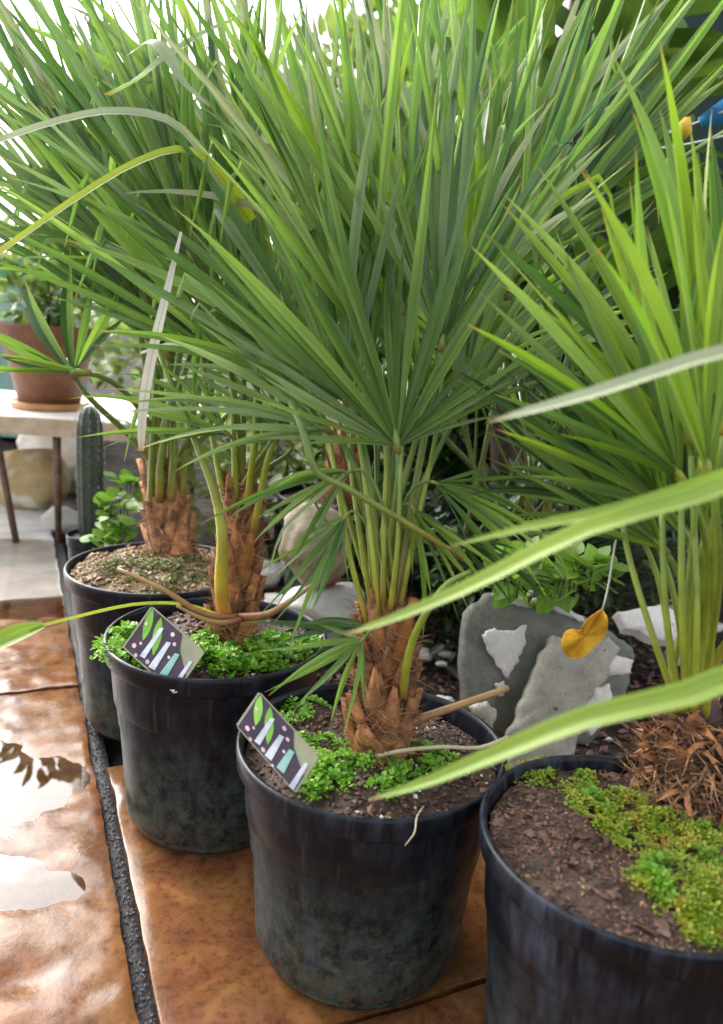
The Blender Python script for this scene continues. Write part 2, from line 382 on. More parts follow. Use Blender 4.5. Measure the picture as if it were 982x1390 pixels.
# columns along EV (joint at v = 0.106), rows along EN
for v0, v1, rows in ((-2.35, -1.58, (0.2, 1.0, 1.62, 2.35, 3.1)), (-1.57, -0.80, (0.0, 0.72, 1.461, 2.0, 2.75, 3.4)),
                     (-0.80, 0.106, (0.02, 0.66, 1.461, 1.985, 2.62, 3.3)),
                     (0.106, 0.86, (-0.15, 0.605, 1.17)), (0.86, 1.62, (-0.3, 0.34, 0.80))):
    for a, b in zip(rows, rows[1:]): slab(v0+J, v1-J, a+J*.3, b-J*.3, .009 if (v0 == -0.80 and a < 1.5) else .02)
# gritty dark joint bed just under the slab surface
jm = MB()
for v in (-1.575, -0.80, 0.106, 0.86):
    c = EV*v+EN*1.5; jm.box(c+Vector((0, 0, -0.018)), (0.03, 3.6, 0.012), A24)
jb = stuff(jm.build('joint_bed', GRIT)); jb.parent = paving
jg = MB()
for _ in range(420):
    n_ = rnd(0.6, 1.5); c = EV*(0.106+rnd(-.008, .008))+EN*n_+Vector((0, 0, -0.0115+rnd(0, .002))); s = rnd(.0012, .0032)
    vv = [c+Vector((rnd(.6, 1)*s*x, rnd(.6, 1)*s*y, rnd(.5, 1)*s*z)) for x, y, z in ((1, 0, 0), (-1, 0, 0), (0, 1, 0), (0, -1, 0), (0, 0, 1), (0, 0, -1))]
    jg.add(vv, [(0, 2, 4), (2, 1, 4), (1, 3, 4), (3, 0, 4), (2, 0, 5), (1, 2, 5), (3, 1, 5), (0, 3, 5)])
jgo = stuff(jg.build('joint_gravel', simple('gravel_grey', (0.05, 0.05, 0.055), (0.28, 0.27, 0.28), 200, 0.5, 0), None, False)); jgo.parent = paving
def puddle(c, rx, ry, z):             # level water sheet lying in a hollow of the slab
    vs = [Vector((c.x, c.y, z))]; fs = []; k = 60
    for r in (.5, 1.0):
        for i in range(k):
            a = 6.28318*i/k; p = Vector((c.x+rx*r*math.cos(a), c.y+ry*r*math.sin(a), 0)); ov = p.dot(EV)-.0925
            if ov > 0: p -= EV*ov
            vs.append(Vector((p.x, p.y, z)))
    fs = [(0, 1+i, 1+(i+1) % k) for i in range(k)]+[(1+i, 1+k+i, 1+k+(i+1) % k, 1+(i+1) % k) for i in range(k)]
    return struct(obj('puddle', vs, fs, WATER, None, False))
puddle(G(0, 1085), .30, .27, -0.0022)
puddle(G(55, 778), .55, .33, -0.0005)
# ---------------------------------------------------------------- pots
def grit(n, cx, cy, r, z, size, mat, name, parent, hf, keep=None, flat=1.0):
    g = MB()
    for _ in range(n):
        a = rnd(0, 6.283); q = r*math.sqrt(random.random()); x, y = cx+q*math.cos(a), cy+q*math.sin(a)
        if keep and not keep(x, y): continue
        s = size*rnd(.45, 1.5); c = Vector((x, y, hf(x, y)+s*.3))
        rot = Matrix.Rotation(rnd(0, 6.28), 3, 'Z') @ Matrix.Rotation(rnd(-.7, .7), 3, 'X')
        e = Vector((rnd(.7, 1.6), rnd(.5, 1), rnd(.35, .8)*flat))*s
        vv = [c+rot @ Vector((x_*e.x*rnd(.7, 1), y_*e.y*rnd(.7, 1), z_*e.z*rnd(.7, 1))) for x_, y_, z_ in ((1, 0, 0), (-1, 0, 0), (0, 1, 0), (0, -1, 0), (0, 0, 1), (0, 0, -1))]
        g.add(vv, [(0, 2, 4), (2, 1, 4), (1, 3, 4), (3, 0, 4), (2, 0, 5), (1, 2, 5), (3, 1, 5), (0, 3, 5)])
    return stuff(g.build(name, mat, parent, False))
def tufts(spots, hf, mat, name, parent, lsize, dens, lift=0.008, gap=-.25):
    g = MB()
    for (c, rad, hh) in spots:
        for _ in range(int(dens*rad*rad*1e4)):
            a = rnd(0, 6.283); q = rad*math.sqrt(random.random())*rnd(.75, 1.1)
            x, y = c.x+q*math.cos(a), c.y+q*math.sin(a)
            if noise.noise(Vector((x*70, y*70, 4))) < gap: continue
            k = max(0, 1-(q/rad)**2)
            z = hf(x, y)+hh*k*rnd(.35, 1.0)+rnd(0, lift*.5)*(.5+noise.noise(Vector((x*60, y*60, 0))))+.001
            s = lsize*rnd(.35, 1.15)*(1+.5*noise.noise(Vector((x*30, y*30, 7)))); az = rnd(0, 6.283); el = rnd(.05, .9)
            d = Vector((math.cos(az)*math.cos(el), math.sin(az)*math.cos(el), math.sin(el))); sd_ = d.cross(Vector((0, 0, 1))).normalized(); nn = sd_.cross(d)
            b = Vector((x, y, z))
            g.add([b, b+d*s*.5+sd_*s*.42+nn*s*.12, b+d*s, b+d*s*.5-sd_*s*.42+nn*s*.12, b+d*s*.55], [(0, 1, 4), (1, 2, 4), (2, 3, 4), (3, 0, 4)])
    return stuff(g.build(name, mat, parent, True))
def make_pot(c, r, h, label, mat, soil_mat, soil_drop=0.022, group='black nursery pots', wob=0.006, cone=0.0):
    t = thing('nursery_pot', c, label, 'plant pot', group)
    s = r/0.15; hh = h
    out = [(0.104*s, 0.0), (0.112*s, 0.003), (0.1155*s, 0.010), (0.1165*s, 0.016), (0.120*s, 0.019), (0.1225*s, hh*.25), (0.1275*s, hh*.5), (0.1315*s, hh*.655), (0.1335*s, hh*.67), (0.1362*s, hh*.685),
           (0.1385*s, hh*.8), (0.1405*s, hh-.030), (0.1412*s, hh-.0265), (0.1462*s, hh-.0255), (0.1482*s, hh-.023), (0.1492*s, hh-.008), (0.1494*s, hh-.003), (0.148*s, hh-.0005), (0.1455*s, hh), (0.1432*s, hh-.0015), (0.142*s, hh-.006), (0.137*s, hh-.06), (0.130*s, hh-.12)]
    m = MB(); m.lathe(out, c, 96, wob); m.build('pot_body', mat, t)
    b = MB(); b.lathe([(0.0001, 0.002), (0.05*s, 0.002), (0.104*s, 0.0)], c, 48, wob); b.build('pot_base', mat, t)
    zs = c[2]+hh-soil_drop
    def hf(x, y):
        d = math.hypot(x-c[0], y-c[1])/(0.139*s)
        return zs + cone*max(0, 1-d*d) + 0.010*noise.noise(Vector((x*18, y*18, c[0]*9)))+0.004*noise.noise(Vector((x*60, y*60, c[0]*5)))
    vs, fs = [Vector((c[0], c[1], hf(c[0], c[1])))], []
    nr, k = 26, 72
    for i in range(1, nr+1):
        for j in range(k):
            rr = 0.1385*s*i/nr; th = 6.28318*j/k; x, y = c[0]+rr*math.cos(th)*(1+wob*math.sin(2*th+1.3)+wob*.5*math.sin(3*th)), c[1]+rr*math.sin(th)*(1+wob*math.sin(2*th+1.3)+wob*.5*math.sin(3*th))
            vs.append(Vector((x, y, hf(x, y))))
    for j in range(k): fs.append((0, 1+j, 1+(j+1) % k))
    for i in range(nr-1):
        for j in range(k): fs.append((1+i*k+j, 1+(i+1)*k+j, 1+(i+1)*k+(j+1) % k, 1+i*k+(j+1) % k))
    obj('soil', vs, fs, soil_mat, t)
    return t, hf, zs, s

# ---------------------------------------------------------------- palm builder
def blade(path, width, nrm, mat, parent, fold=0.5, name='leaflet', prof=None, twist=0.0):
    n = len(path)-1; v = []; f = []; uv = []
    for i, p in enumerate(path):
        t = i/n; tg = (path[min(i+1, n)]-path[max(i-1, 0)]).normalized()
        nn = Matrix.Rotation(twist*t, 3, tg) @ nrm
        s = tg.cross(nn).normalized(); u = s.cross(tg).normalized()
        wd = width*(prof(t) if prof else (min(1, .25+t*3.2))*(1-t**2.6)**.8+.012)*.5
        e = u*wd*fold
        v += [p-s*wd+e, p, p.copy(), p+s*wd+e]; uv += [(0, t), (.5, t), (.5, t), (1, t)]
    for i in range(n):
        a = i*4; f += [(a, a+1, a+5, a+4), (a+2, a+3, a+7, a+6)]
    return obj(name, v, f, mat, parent, True, uv)

def frond(palm, crown, hub, ang, L, n=18, spread=80, tb=0, yaw=0, wmax=None, droop=0.10, mat=LEAF_MID, pmat=PET, pr=0.0045, cup=0.25, seg=9, jit=1.0, shape=0.45, kink=0.15, bow=0.25, mats=None):
    a = R_(ang); fwd = Vector((0, 1, 0))
    D = (RT*math.cos(a)+UP*math.sin(a))*math.cos(R_(tb))+fwd*math.sin(R_(tb)); D.normalize()
    Nn = -fwd; Nn = (Nn-D*Nn.dot(D)).normalized(); Nn = Matrix.Rotation(R_(yaw), 3, D) @ Nn
    # petiole: rises from the crown, bends into the fan
    up0 = Vector((0, 0, 1)); ln = (hub-crown).length
    c1 = crown+(up0*.6+(hub-crown).normalized()*.4)*ln*.4; c2 = hub-D*ln*bow
    pts = []
    for i in range(11):
        t = i/10; pts.append(crown*(1-t)**3+c1*3*t*(1-t)**2+c2*3*t*t*(1-t)+hub*t**3)
    m = MB(); m.tube(pts, [pr*(1.1-.5*(i/10)**.5) for i in range(11)], 8)
    m.tube([hub-D*pr*1.5, hub+D*pr*1.5, hub+D*pr*4], [pr*.8, pr*1.0, pr*.25], 6)
    fo = m.build('frond', pmat, palm)
    n = int(n*1.25+.5); dth = R_(spread)/max(1, n-1)
    for k in range(n):
        u = (k/(n-1)*2-1) if n > 1 else 0
        th = u*R_(spread)/2 + rnd(-.42, .42)*dth*jit
        d = Matrix.Rotation(th, 3, Nn) @ D
        lift = cup*(abs(u)**1.5) + rnd(-.16, .16)*jit
        d = (d+Nn*lift).normalized()
        len_ = L*(1-shape*abs(u)**2.2)*rnd(.72, 1.08)
        g = droop*rnd(.5, 2.6)*len_; sidej = Nn*rnd(-.16, .16)*len_*jit+d.cross(Nn)*rnd(-.13, .13)*len_*jit
        kk = random.random() < kink; kt = rnd(.55, .8)
        path = []
        for i in range(seg+1):
            t = i/seg
            q = hub+d*len_*t+Vector((0, 0, -1))*g*t**2.3*(1-.4*abs(d.z))+sidej*t*t
            if kk and t > kt: q += (Vector((0, 0, -1))*.9-d*.75)*len_*(t-kt)*.95
            path.append(q)
        wm = (wmax or .017)*rnd(.62, .98)
        def prof(t, wm=wm, len_=len_):
            fused = .14+1.6*t*len_*math.tan(max(dth, .05)/2)/wm
            return min(1, fused+.06)*max(0.03, (1-max(0, (t-.25)/.75)**1.9))
        mt = random.choice(mats) if mats else mat
        blade(path, wm, (Nn+d.cross(Nn)*rnd(-.8, .8)).normalized(), mt, fo, rnd(.4, .9), prof=prof, twist=rnd(-.9, .9))
    return fo
def strip(palm, px, width, mat, nrm=None, fold=.5, name='frond', prof=None, n=14, twist=0.0):
    pts = spline([P(*q) for q in px], n)
    return blade(pts, width, (nrm or Vector((0, -.5, .85))).normalized(), mat, palm, fold, name, prof, twist)
def stalk(palm, px, r0, r1, mat, name='petiole', n=12):
    pts = spline([P(*q) for q in px], n); m = MB(); m.tube(pts, [r0+(r1-r0)*i/n for i in range(n+1)], 7)
    return m.build(name, mat, palm)
def trunk(palm, base, top, r0, r1, mat, smat, nb=22, fib=160, fmat=FIBRE, stub=.05):
    ax = (top-base); L = ax.length; ax.normalize(); a = ax.orthogonal().normalized(); b = ax.cross(a)
    v, f = [], []; ns, k = 14, 28
    for i in range(ns+1):
        t = i/ns; rr = r0+(r1-r0)*t
        for j in range(k):
            th = 6.28318*j/k; q = base-ax*.015+ax*(L+.015)*t
            e = 1+.16*noise.noise(Vector((math.cos(th)*2.5, math.sin(th)*2.5, t*7+base.x*30)))+.06*noise.noise(Vector((math.cos(th)*7, math.sin(th)*7, t*25)))
            v.append(q+(a*math.cos(th)+b*math.sin(th))*rr*e)
    for i in range(ns):
        for j in range(k): f.append((i*k+j, i*k+(j+1) % k, (i+1)*k+(j+1) % k, (i+1)*k+j))
    f.append(tuple(ns*k+j for j in range(k)))
    tr = obj('trunk', v, f, mat, palm)
    for i in range(nb):                # old leaf bases spiral up the trunk
        t = (i+.5)/nb; th = i*2.39996; rr = (r0+(r1-r0)*t)*1.02
        rad = a*math.cos(th)+b*math.sin(th); tan = ax.cross(rad)
        q = base+ax*L*t*.9; w0 = rr*rnd(.5, .85); hgt_ = stub*rnd(.7, 1.5)
        vs, fs = [], []
        for s_ in range(5):
            z = s_/4; ww = w0*(1-z**1.3*.9)
            for c in (-1, -.5, 0, .5, 1):
                curve = rr*(1-abs(c)**2*.28)
                vs.append(q+rad*(curve+.015*z*z+.005*math.sin(z*3))+tan*ww*c+ax*(hgt_*z-.012))
        for s_ in range(4):
            for c in range(4): fs.append((s_*5+c, s_*5+c+1, s_*5+c+6, s_*5+c+5))
        k0 = len(vs)
        for s_ in range(5):
            for c in range(5): vs.append(vs[s_*5+c]-rad*.0022)
        fs += [tuple(x+k0 for x in q_)[::-1] for q_ in fs]
        for c in range(4): fs.append((20+c, 20+c+1, k0+20+c+1, k0+20+c))
        obj('leaf_base', vs, fs, smat if random.random() < .75 else random.choice((TRUNK, SHEATH_O)), tr)
    g = MB()
    for _ in range(fib):
        t = rnd(0, 1); th = rnd(0, 6.283); rad = a*math.cos(th)+b*math.sin(th); tan = ax.cross(rad)
        rr = (r0+(r1-r0)*t)*rnd(1.0, 1.22); q = base+ax*L*t+rad*rr; l = rnd(.012, .04); dr = (ax*rnd(-.3, 1)+tan*rnd(-1, 1)+rad*rnd(0, .45)).normalized(); wv = rad.cross(dr).normalized()*rnd(.00025, .0007)
        m2 = q+dr*l*.5+rad*rnd(-.002, .004); e = q+dr*l+rad*rnd(-.003, .004)
        g.add([q-wv, q+wv, m2+wv, m2-wv, e], [(0, 1, 2, 3), (3, 2, 4)])
    stuff(g.build('trunk_fibre', fmat, palm, False))
    return tr
# ---------------------------------------------------------------- the four potted palms in front
PA = (0.029, 0.796, 0.0); PB = (-0.186, 1.026, 0.0); PC = (-0.338, 1.29, 0.0); PD = (0.267, 0.628, 0.0)
tA, hA, zA, sA = make_pot(PA, 0.148, 0.250, 'black nursery pot with a mossy rim, printed card and thick-based palm, between two other pots', POT, SOIL, group='row of black nursery pots', cone=.012)
tB, hB, zB, sB = make_pot(PB, 0.151, 0.268, 'black nursery pot full of bright green weeds beside the dark paving joint', POT, SOIL, group='row of black nursery pots', cone=.012)
tC, hC, zC, sC = make_pot(PC, 0.152, 0.275, 'black nursery pot with sandy tan soil, hindmost of the row towards the table', POT, SOIL_TAN, 0.010, group='row of black nursery pots', cone=.018)
tD, hD, zD, sD = make_pot(PD, 0.141, 0.268, 'dusty black nursery pot with reddish soil and yellow-orange moss', POT_DUSTY, SOIL, 0.016, group='row of black nursery pots', cone=.010)

def sp(px, z, rad, hh): return (G(px[0], px[1], z), rad, hh)
# pot A
spots = [sp((x, y), zA, rnd(.014, .026), rnd(.006, .014)) for x, y in ((380, 990), (400, 1020), (420, 1045), (445, 1060), (415, 985), (440, 1020), (470, 1050), (500, 1060), (520, 1050), (460, 1075), (545, 1070), (365, 1010), (520, 1085), (580, 1060), (390, 965), (420, 960), (480, 1030), (560, 1040), (600, 1045), (430, 1075))]
tufts(spots, hA, MOSS, 'liverwort', tA, .0065, 62)
grit(1000, PA[0], PA[1], .136, zA, .0034, CHIP, 'bark_chips', tA, hA)
grit(900, PA[0], PA[1], .136, zA, .0026, TRUNKD, 'dark_chips', tA, hA)
grit(70, PA[0], PA[1], .13, zA, .006, CHIP, 'large_chips', tA, hA, flat=.5)
grit(110, PA[0], PA[1], .135, zA, .0026, PERL, 'perlite', tA, hA)
# pot B
spots = [sp((x, y), zB, rnd(.020, .034), rnd(.010, .026)) for x, y in ((150, 880), (165, 870), (280, 885), (300, 900), (320, 880), (285, 910), (350, 895), (340, 915), (375, 880), (260, 905), (400, 890), (310, 915), (160, 895), (180, 905), (420, 885), (230, 915), (370, 910))]
tufts(spots, hB, MOSS, 'liverwort', tB, .0095, 42)
grit(900, PB[0], PB[1], .138, zB, .004, CHIP, 'bark_chips', tB, hB)
grit(80, PB[0], PB[1], .137, zB, .003, PERL, 'perlite', tB, hB)
# pot C
spots = [sp((x, y), zC+.02, rnd(.02, .034), .008) for x, y in ((200, 765), (230, 770), (260, 760), (170, 760), (215, 750), (250, 780), (185, 780), (280, 775), (150, 770), (225, 790))]
tufts(spots, hC, MOSSD, 'moss', tC, .006, 34)
grit(1100, PC[0], PC[1], .14, zC, .005, CHIP_TAN, 'dry_chips', tC, hC)
# pot D
spots = [sp((x, y), zD, rnd(.016, .03), rnd(.003, .007)) for x, y in ((790, 1080), (810, 1110), (830, 1130), (850, 1090), (800, 1060), (860, 1150), (890, 1180), (920, 1200), (950, 1170), (900, 1150), (960, 1220), (975, 1190), (930, 1240), (970, 1250), (880, 1210), (840, 1115), (1010, 1200), (1020, 1240), (910, 1130), (960, 1140), (870, 1120), (740, 1040), (720, 1055), (1000, 1270), (950, 1265))]
tufts(spots, hD, MOSSY, 'moss', tD, .0040, 135, .006, -.24)
spots = [sp((x, y), zD, .012, .008) for x, y in ((880, 1190), (890, 1210), (900, 1225), (875, 1205), (800, 1090))]
tufts(spots, hD, MOSS, 'liverwort', tD, .006, 70)
grit(1600, PD[0], PD[1], .131, zD, .0026, CHIP, 'bark_chips', tD, hD)
grit(1300, PD[0], PD[1], .131, zD, .0020, TRUNKD, 'dark_chips', tD, hD)
grit(150, PD[0], PD[1], .128, zD, .0055, CHIP, 'large_chips', tD, hD, flat=.5)
grit(260, PD[0], PD[1], .131, zD, .0022, CHIP_TAN, 'tan_crumbs', tD, hD, keep=lambda x, y: noise.noise(Vector((x*25, y*25, 0))) > .05)
grit(60, PD[0], PD[1], .13, zD, .002, CHIP_TAN, 'pale_chips', tD, hD)

GP = 'potted fan palms in a row'
LM = [LEAF_MID, LEAF_MID, LEAF_COOL]
# ---- palm A
bA = Vector((PA[0]+.012, PA[1]-.005, hA(PA[0]+.012, PA[1]-.005)))
A = thing('fan_palm', bA, 'fan palm with a thick reddish trunk and wide green fan in the mossy middle pot', 'palm', GP)
topA = P(524, 815, .80)
trunk(A, bA-Vector((0, 0, .01)), topA, .031, .020, TRUNK, SHEATH, 30, 900, stub=.055)
def FA(x, y, Y, ang, L, **k):
    c = topA+Vector((rnd(-.016, .016), rnd(-.016, .016), -.02)); return frond(A, c, P(x, y, Y), ang, L, **k)
FA(540, 606, .80, 98, .33, n=26, spread=150, wmax=.0135, cup=.35, droop=.04, pr=.005, mats=LM, shape=.62, kink=.03)
FA(470, 545, .85, 122, .44, n=18, spread=85, wmax=.019, mats=LM, tb=8, yaw=15)
FA(600, 470, .86, 78, .46, n=18, spread=75, wmax=.018, mats=LM, tb=10, yaw=-20, droop=.04)
FA(545, 420, .92, 98, .46, n=16, spread=70, wmax=.018, mat=LEAF_MID, tb=5, yaw=30, droop=.04)
FA(625, 560, .86, 52, .33, n=16, spread=80, wmax=.017, mats=LM, tb=15, yaw=-25)
FA(505, 480, .88, 112, .50, n=18, spread=60, wmax=.019, mat=LEAF_MID, tb=0, yaw=40, droop=.05)
FA(445, 585, .84, 150, .24, n=12, spread=75, wmax=.013, mat=LEAF_COOL, tb=-10, yaw=20)
FA(575, 545, .90, 84, .40, n=18, spread=100, wmax=.018, mats=[LEAF_YEL, LEAF_MID], tb=20, yaw=10, droop=.05)
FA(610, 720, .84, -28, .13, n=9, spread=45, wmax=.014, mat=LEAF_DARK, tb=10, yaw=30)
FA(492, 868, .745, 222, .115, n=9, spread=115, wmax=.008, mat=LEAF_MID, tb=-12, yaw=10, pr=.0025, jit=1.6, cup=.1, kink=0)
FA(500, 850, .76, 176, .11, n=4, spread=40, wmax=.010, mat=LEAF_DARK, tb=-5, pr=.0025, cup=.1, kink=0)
for q in (((514, 840, .775), (505, 740, .78), (488, 600, .83), (462, 500, .88)), ((530, 830, .775), (540, 740, .775), (545, 606, .80)), ((500, 850, .78), (472, 740, .79), (448, 600, .84), (425, 520, .88)), ((520, 830, .78), (522, 700, .80), (528, 580, .85), (540, 450, .92)), ((540, 840, .79), (562, 730, .80), (590, 600, .85), (604, 480, .88)), ((508, 845, .79), (488, 720, .81), (476, 600, .85), (500, 480, .9))):
    stalk(A, q, .0032, .0022, PET_Y)
stalk(A, ((546, 945, .765), (560, 870, .75), (600, 800, .74), (640, 775, .74)), .005, .0025, PET_Y)
stalk(A, ((640, 765, .80), (560, 715, .77), (470, 662, .76), (430, 640, .76), (412, 585, .77), (395, 545, .80)), .0030, .0040, PET)
stalk(A, ((545, 985, .79), (580, 972, .80), (630, 955, .81), (690, 934, .83)), .0055, .0035, DRY, 'dry_leaf_base', 8)
stalk(A, ((480, 1035, .77), (540, 1020, .75), (600, 1014, .75), (650, 1015, .75), (690, 1000, .76)), .0025, .0018, simple('pale_root', (0.4, 0.34, 0.2), (0.55, 0.5, 0.34), 30, .6, 0), 'root')
stalk(A, ((575, 1095, .70), (566, 1110, .655), (563, 1130, .64), (550, 1148, .635)), .0009, .0005, simple('dry_thread', (0.4, 0.34, 0.2), (0.55, 0.5, 0.34), 30, .6, 0), 'root')

# ---- palm B
bB = Vector((PB[0]+.018, PB[1]+.01, hB(PB[0]+.018, PB[1]+.01)))
B = thing('fan_palm', bB, 'fan palm with rusty trunk, green stalks and dry brown stalks in the weedy pot', 'palm', GP)
topB = P(330, 655, 1.04)
trunk(B, bB-Vector((0, 0, .012)), topB, .027, .020, TRUNK, SHEATH, 30, 800, stub=.06)
def FB(x, y, Y, ang, L, **k):
    c = topB+Vector((rnd(-.016, .016), rnd(-.016, .016), -.02)); return frond(B, c, P(x, y, Y), ang, L, **k)
LC = [LEAF_COOL, LEAF_COOL, LEAF_MID]
FB(345, 520, 1.02, 124, .50, n=18, spread=60, wmax=.024, mats=LM, yaw=20, droop=.05)
FB(300, 430, 1.08, 112, .52, n=18, spread=55, wmax=.024, mats=LC, yaw=-20, droop=.05)
FB(395, 540, 1.02, 108, .50, n=18, spread=60, wmax=.022, mat=LEAF_MID, yaw=10, droop=.05)
FB(320, 360, 1.10, 102, .48, n=16, spread=60, wmax=.022, mats=LC, yaw=30, droop=.04)
FB(260, 350, 1.02, 122, .46, n=16, spread=60, wmax=.026, mats=LC, yaw=15, droop=.06, kink=.25)
FB(375, 585, 1.00, 74, .26, n=12, spread=50, wmax=.014, mat=LEAF_COOL, yaw=50)
FB(395, 600, 1.05, 130, .22, n=10, spread=60, wmax=.014, mat=LEAF_COOL, yaw=40)
for q in (((345, 720, 1.0), (362, 630, 1.0), (385, 560, 1.01), (400, 480, 1.05)), ((320, 700, 1.02), (318, 600, 1.02), (310, 440, 1.07)), ((335, 690, 1.01), (345, 600, 1.0), (350, 480, 1.04)), ((310, 700, 1.03), (290, 600, 1.06), (268, 430, 1.08))):
    stalk(B, q, .0050, .0028, PET_Y)
stalk(B, ((306, 838, .985), (300, 790, .975), (302, 730, .975), (292, 670, .985), (262, 590, 1.0), (212, 470, 1.02)), .0100, .0030, PET_O, n=18)
stalk(B, ((325, 838, .985), (290, 836, .965), (262, 826, .955), (235, 808, .95), (205, 792, .95), (160, 772, .955)), .0055, .0022, DRY, 'dry_stalk', 16)
stalk(B, ((330, 840, .98), (300, 846, .955), (270, 838, .945), (240, 822, .94)), .0045, .0018, DRY, 'dry_stalk', 12)
stalk(B, ((325, 838, .985), (362, 834, .965), (385, 822, .955), (405, 808, .95), (430, 790, .95)), .006, .0025, DRY, 'dry_stalk', 14)
strip(B, ((300, 838, .975), (250, 822, .955), (180, 822, .92), (90, 842, .89), (40, 855, .875)), .0065, LEAF_OLD, name='drooping_stalk', fold=.7, prof=lambda t: 1-.3*t)
strip(B, ((60, 850, .88), (20, 866, .865), (-10, 880, .86), (-70, 905, .85)), .030, LEAF_YEL, name='drooping_leaf', prof=lambda t: math.sin(min(1, t*1.1+.05)*3.0)**.7*.9+.1)
# arching leaf tips over the left side
strip(B, ((330, 300, 1.0), (285, 225, .96), (235, 168, .92), (160, 152, .90), (80, 165, .88), (-20, 198, .86)), .0165, LEAF_PALE, name='arching_leaf', prof=lambda t: .9-.35*t, fold=.35, nrm=Vector((0, -.8, .6)))
strip(B, ((340, 300, .98), (300, 238, .95), (250, 205, .92), (180, 225, .90), (90, 280, .88), (-20, 358, .86)), .0175, LEAF_OLD, name='arching_leaf', prof=lambda t: .9-.4*t, fold=.4, nrm=Vector((-.2, -.8, .6)))
strip(B, ((330, 24, 1.05), (280, 45, 1.03), (225, 80, 1.0), (190, 108, 1.0), (150, 130, 1.02)), .022, LEAF_COOL, name='arching_leaf', prof=lambda t: .4+.6*t, fold=.4)
strip(B, ((246, 315, .90), (226, 400, .895), (205, 490, .89), (194, 560, .895), (192, 612, .91)), .0115, LEAF_SILVER, name='dried_leaf', prof=lambda t: .25+.75*math.sin(t*2.7), fold=.3, nrm=Vector((.2, -1, .3)))
strip(B, ((175, 75, .97), (205, 58, .96), (228, 78, .955), (250, 115, .965), (285, 145, .98)), .022, LEAF_PALE, name='bent_leaf', prof=lambda t: .5+.5*math.sin(t*3), fold=.2)

# ---- palm C
bC = Vector((PC[0]+.012, PC[1]+.055, hC(PC[0]+.012, PC[1]+.055)))
C = thing('fan_palm', bC, 'fan palm with dark trunk in sandy pot next to the terracotta pot table', 'palm', GP)
topC = P(222, 645, 1.41)
trunk(C, bC-Vector((0, 0, .012)), topC, .036, .027, TRUNK, SHEATH, 26, 700, stub=.065)
def FC(x, y, Y, ang, L, **k):
    c = topC+Vector((rnd(-.02, .02), rnd(-.02, .02), -.02)); return frond(C, c, P(x, y, Y), ang, L, pr=.007, **k)
FC(225, 480, 1.34, 116, .66, n=20, spread=55, wmax=.034, mats=LC, yaw=20, droop=.05)
FC(190, 420, 1.36, 122, .60, n=18, spread=60, wmax=.034, mats=LC, yaw=-10, droop=.06)
FC(262, 380, 1.40, 112, .62, n=18, spread=55, wmax=.034, mats=LC, yaw=25, droop=.05)
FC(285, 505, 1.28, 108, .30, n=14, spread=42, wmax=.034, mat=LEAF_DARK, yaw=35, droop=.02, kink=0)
FC(205, 330, 1.42, 118, .58, n=16, spread=60, wmax=.036, mats=LC, yaw=10, droop=.05)
FC(165, 350, 1.30, 140, .30, n=10, spread=50, wmax=.030, mat=LEAF_MID, yaw=20, droop=.10)
FC(100, 508, 1.28, 112, .24, n=9, spread=120, wmax=.026, mats=[LEAF_MID, LEAF_DARK], yaw=0, droop=.06, cup=.1, kink=0)
FC(115, 506, 1.26, 178, .26, n=3, spread=14, wmax=.020, mat=LEAF_YEL, yaw=55, droop=.04, kink=0)
FC(330, 520, 1.36, 96, .5, n=14, spread=50, wmax=.03, mats=LC, yaw=35, droop=.05)
for q in (((205, 690, 1.36), (207, 620, 1.35), (215, 450, 1.36)), ((232, 680, 1.36), (236, 600, 1.36), (230, 430, 1.38)), ((216, 680, 1.35), (222, 600, 1.34), (255, 430, 1.38)), ((245, 680, 1.38), (255, 600, 1.38), (285, 460, 1.38))):
    stalk(C, q, .0075, .0048, PET)
strip(C, ((190, 482, 1.2), (250, 470, 1.15), (380, 520, 1.1), (440, 560, 1.06)), .014, LEAF_PALE, name='arching_leaf', prof=lambda t: .9-.5*t)
strip(C, ((215, 520, 1.2), (300, 512, 1.15), (390, 548, 1.08), (500, 588, 1.0)), .013, LEAF_PALE, name='arching_leaf', prof=lambda t: .9-.5*t)
strip(C, ((240, 400, 1.3), (180, 362, 1.26), (90, 350, 1.22), (20, 352, 1.2)), .018, LEAF_YEL, name='arching_leaf', prof=lambda t: .9-.6*t)

FC(140, 300, 1.42, 122, .52, n=14, spread=60, wmax=.036, mats=[LEAF_PALE, LEAF_COOL, LEAF_COOL], yaw=-30, droop=.05)
FC(235, 250, 1.46, 108, .45, n=14, spread=60, wmax=.034, mats=[LEAF_PALE, LEAF_COOL, LEAF_COOL], yaw=20, droop=.05)
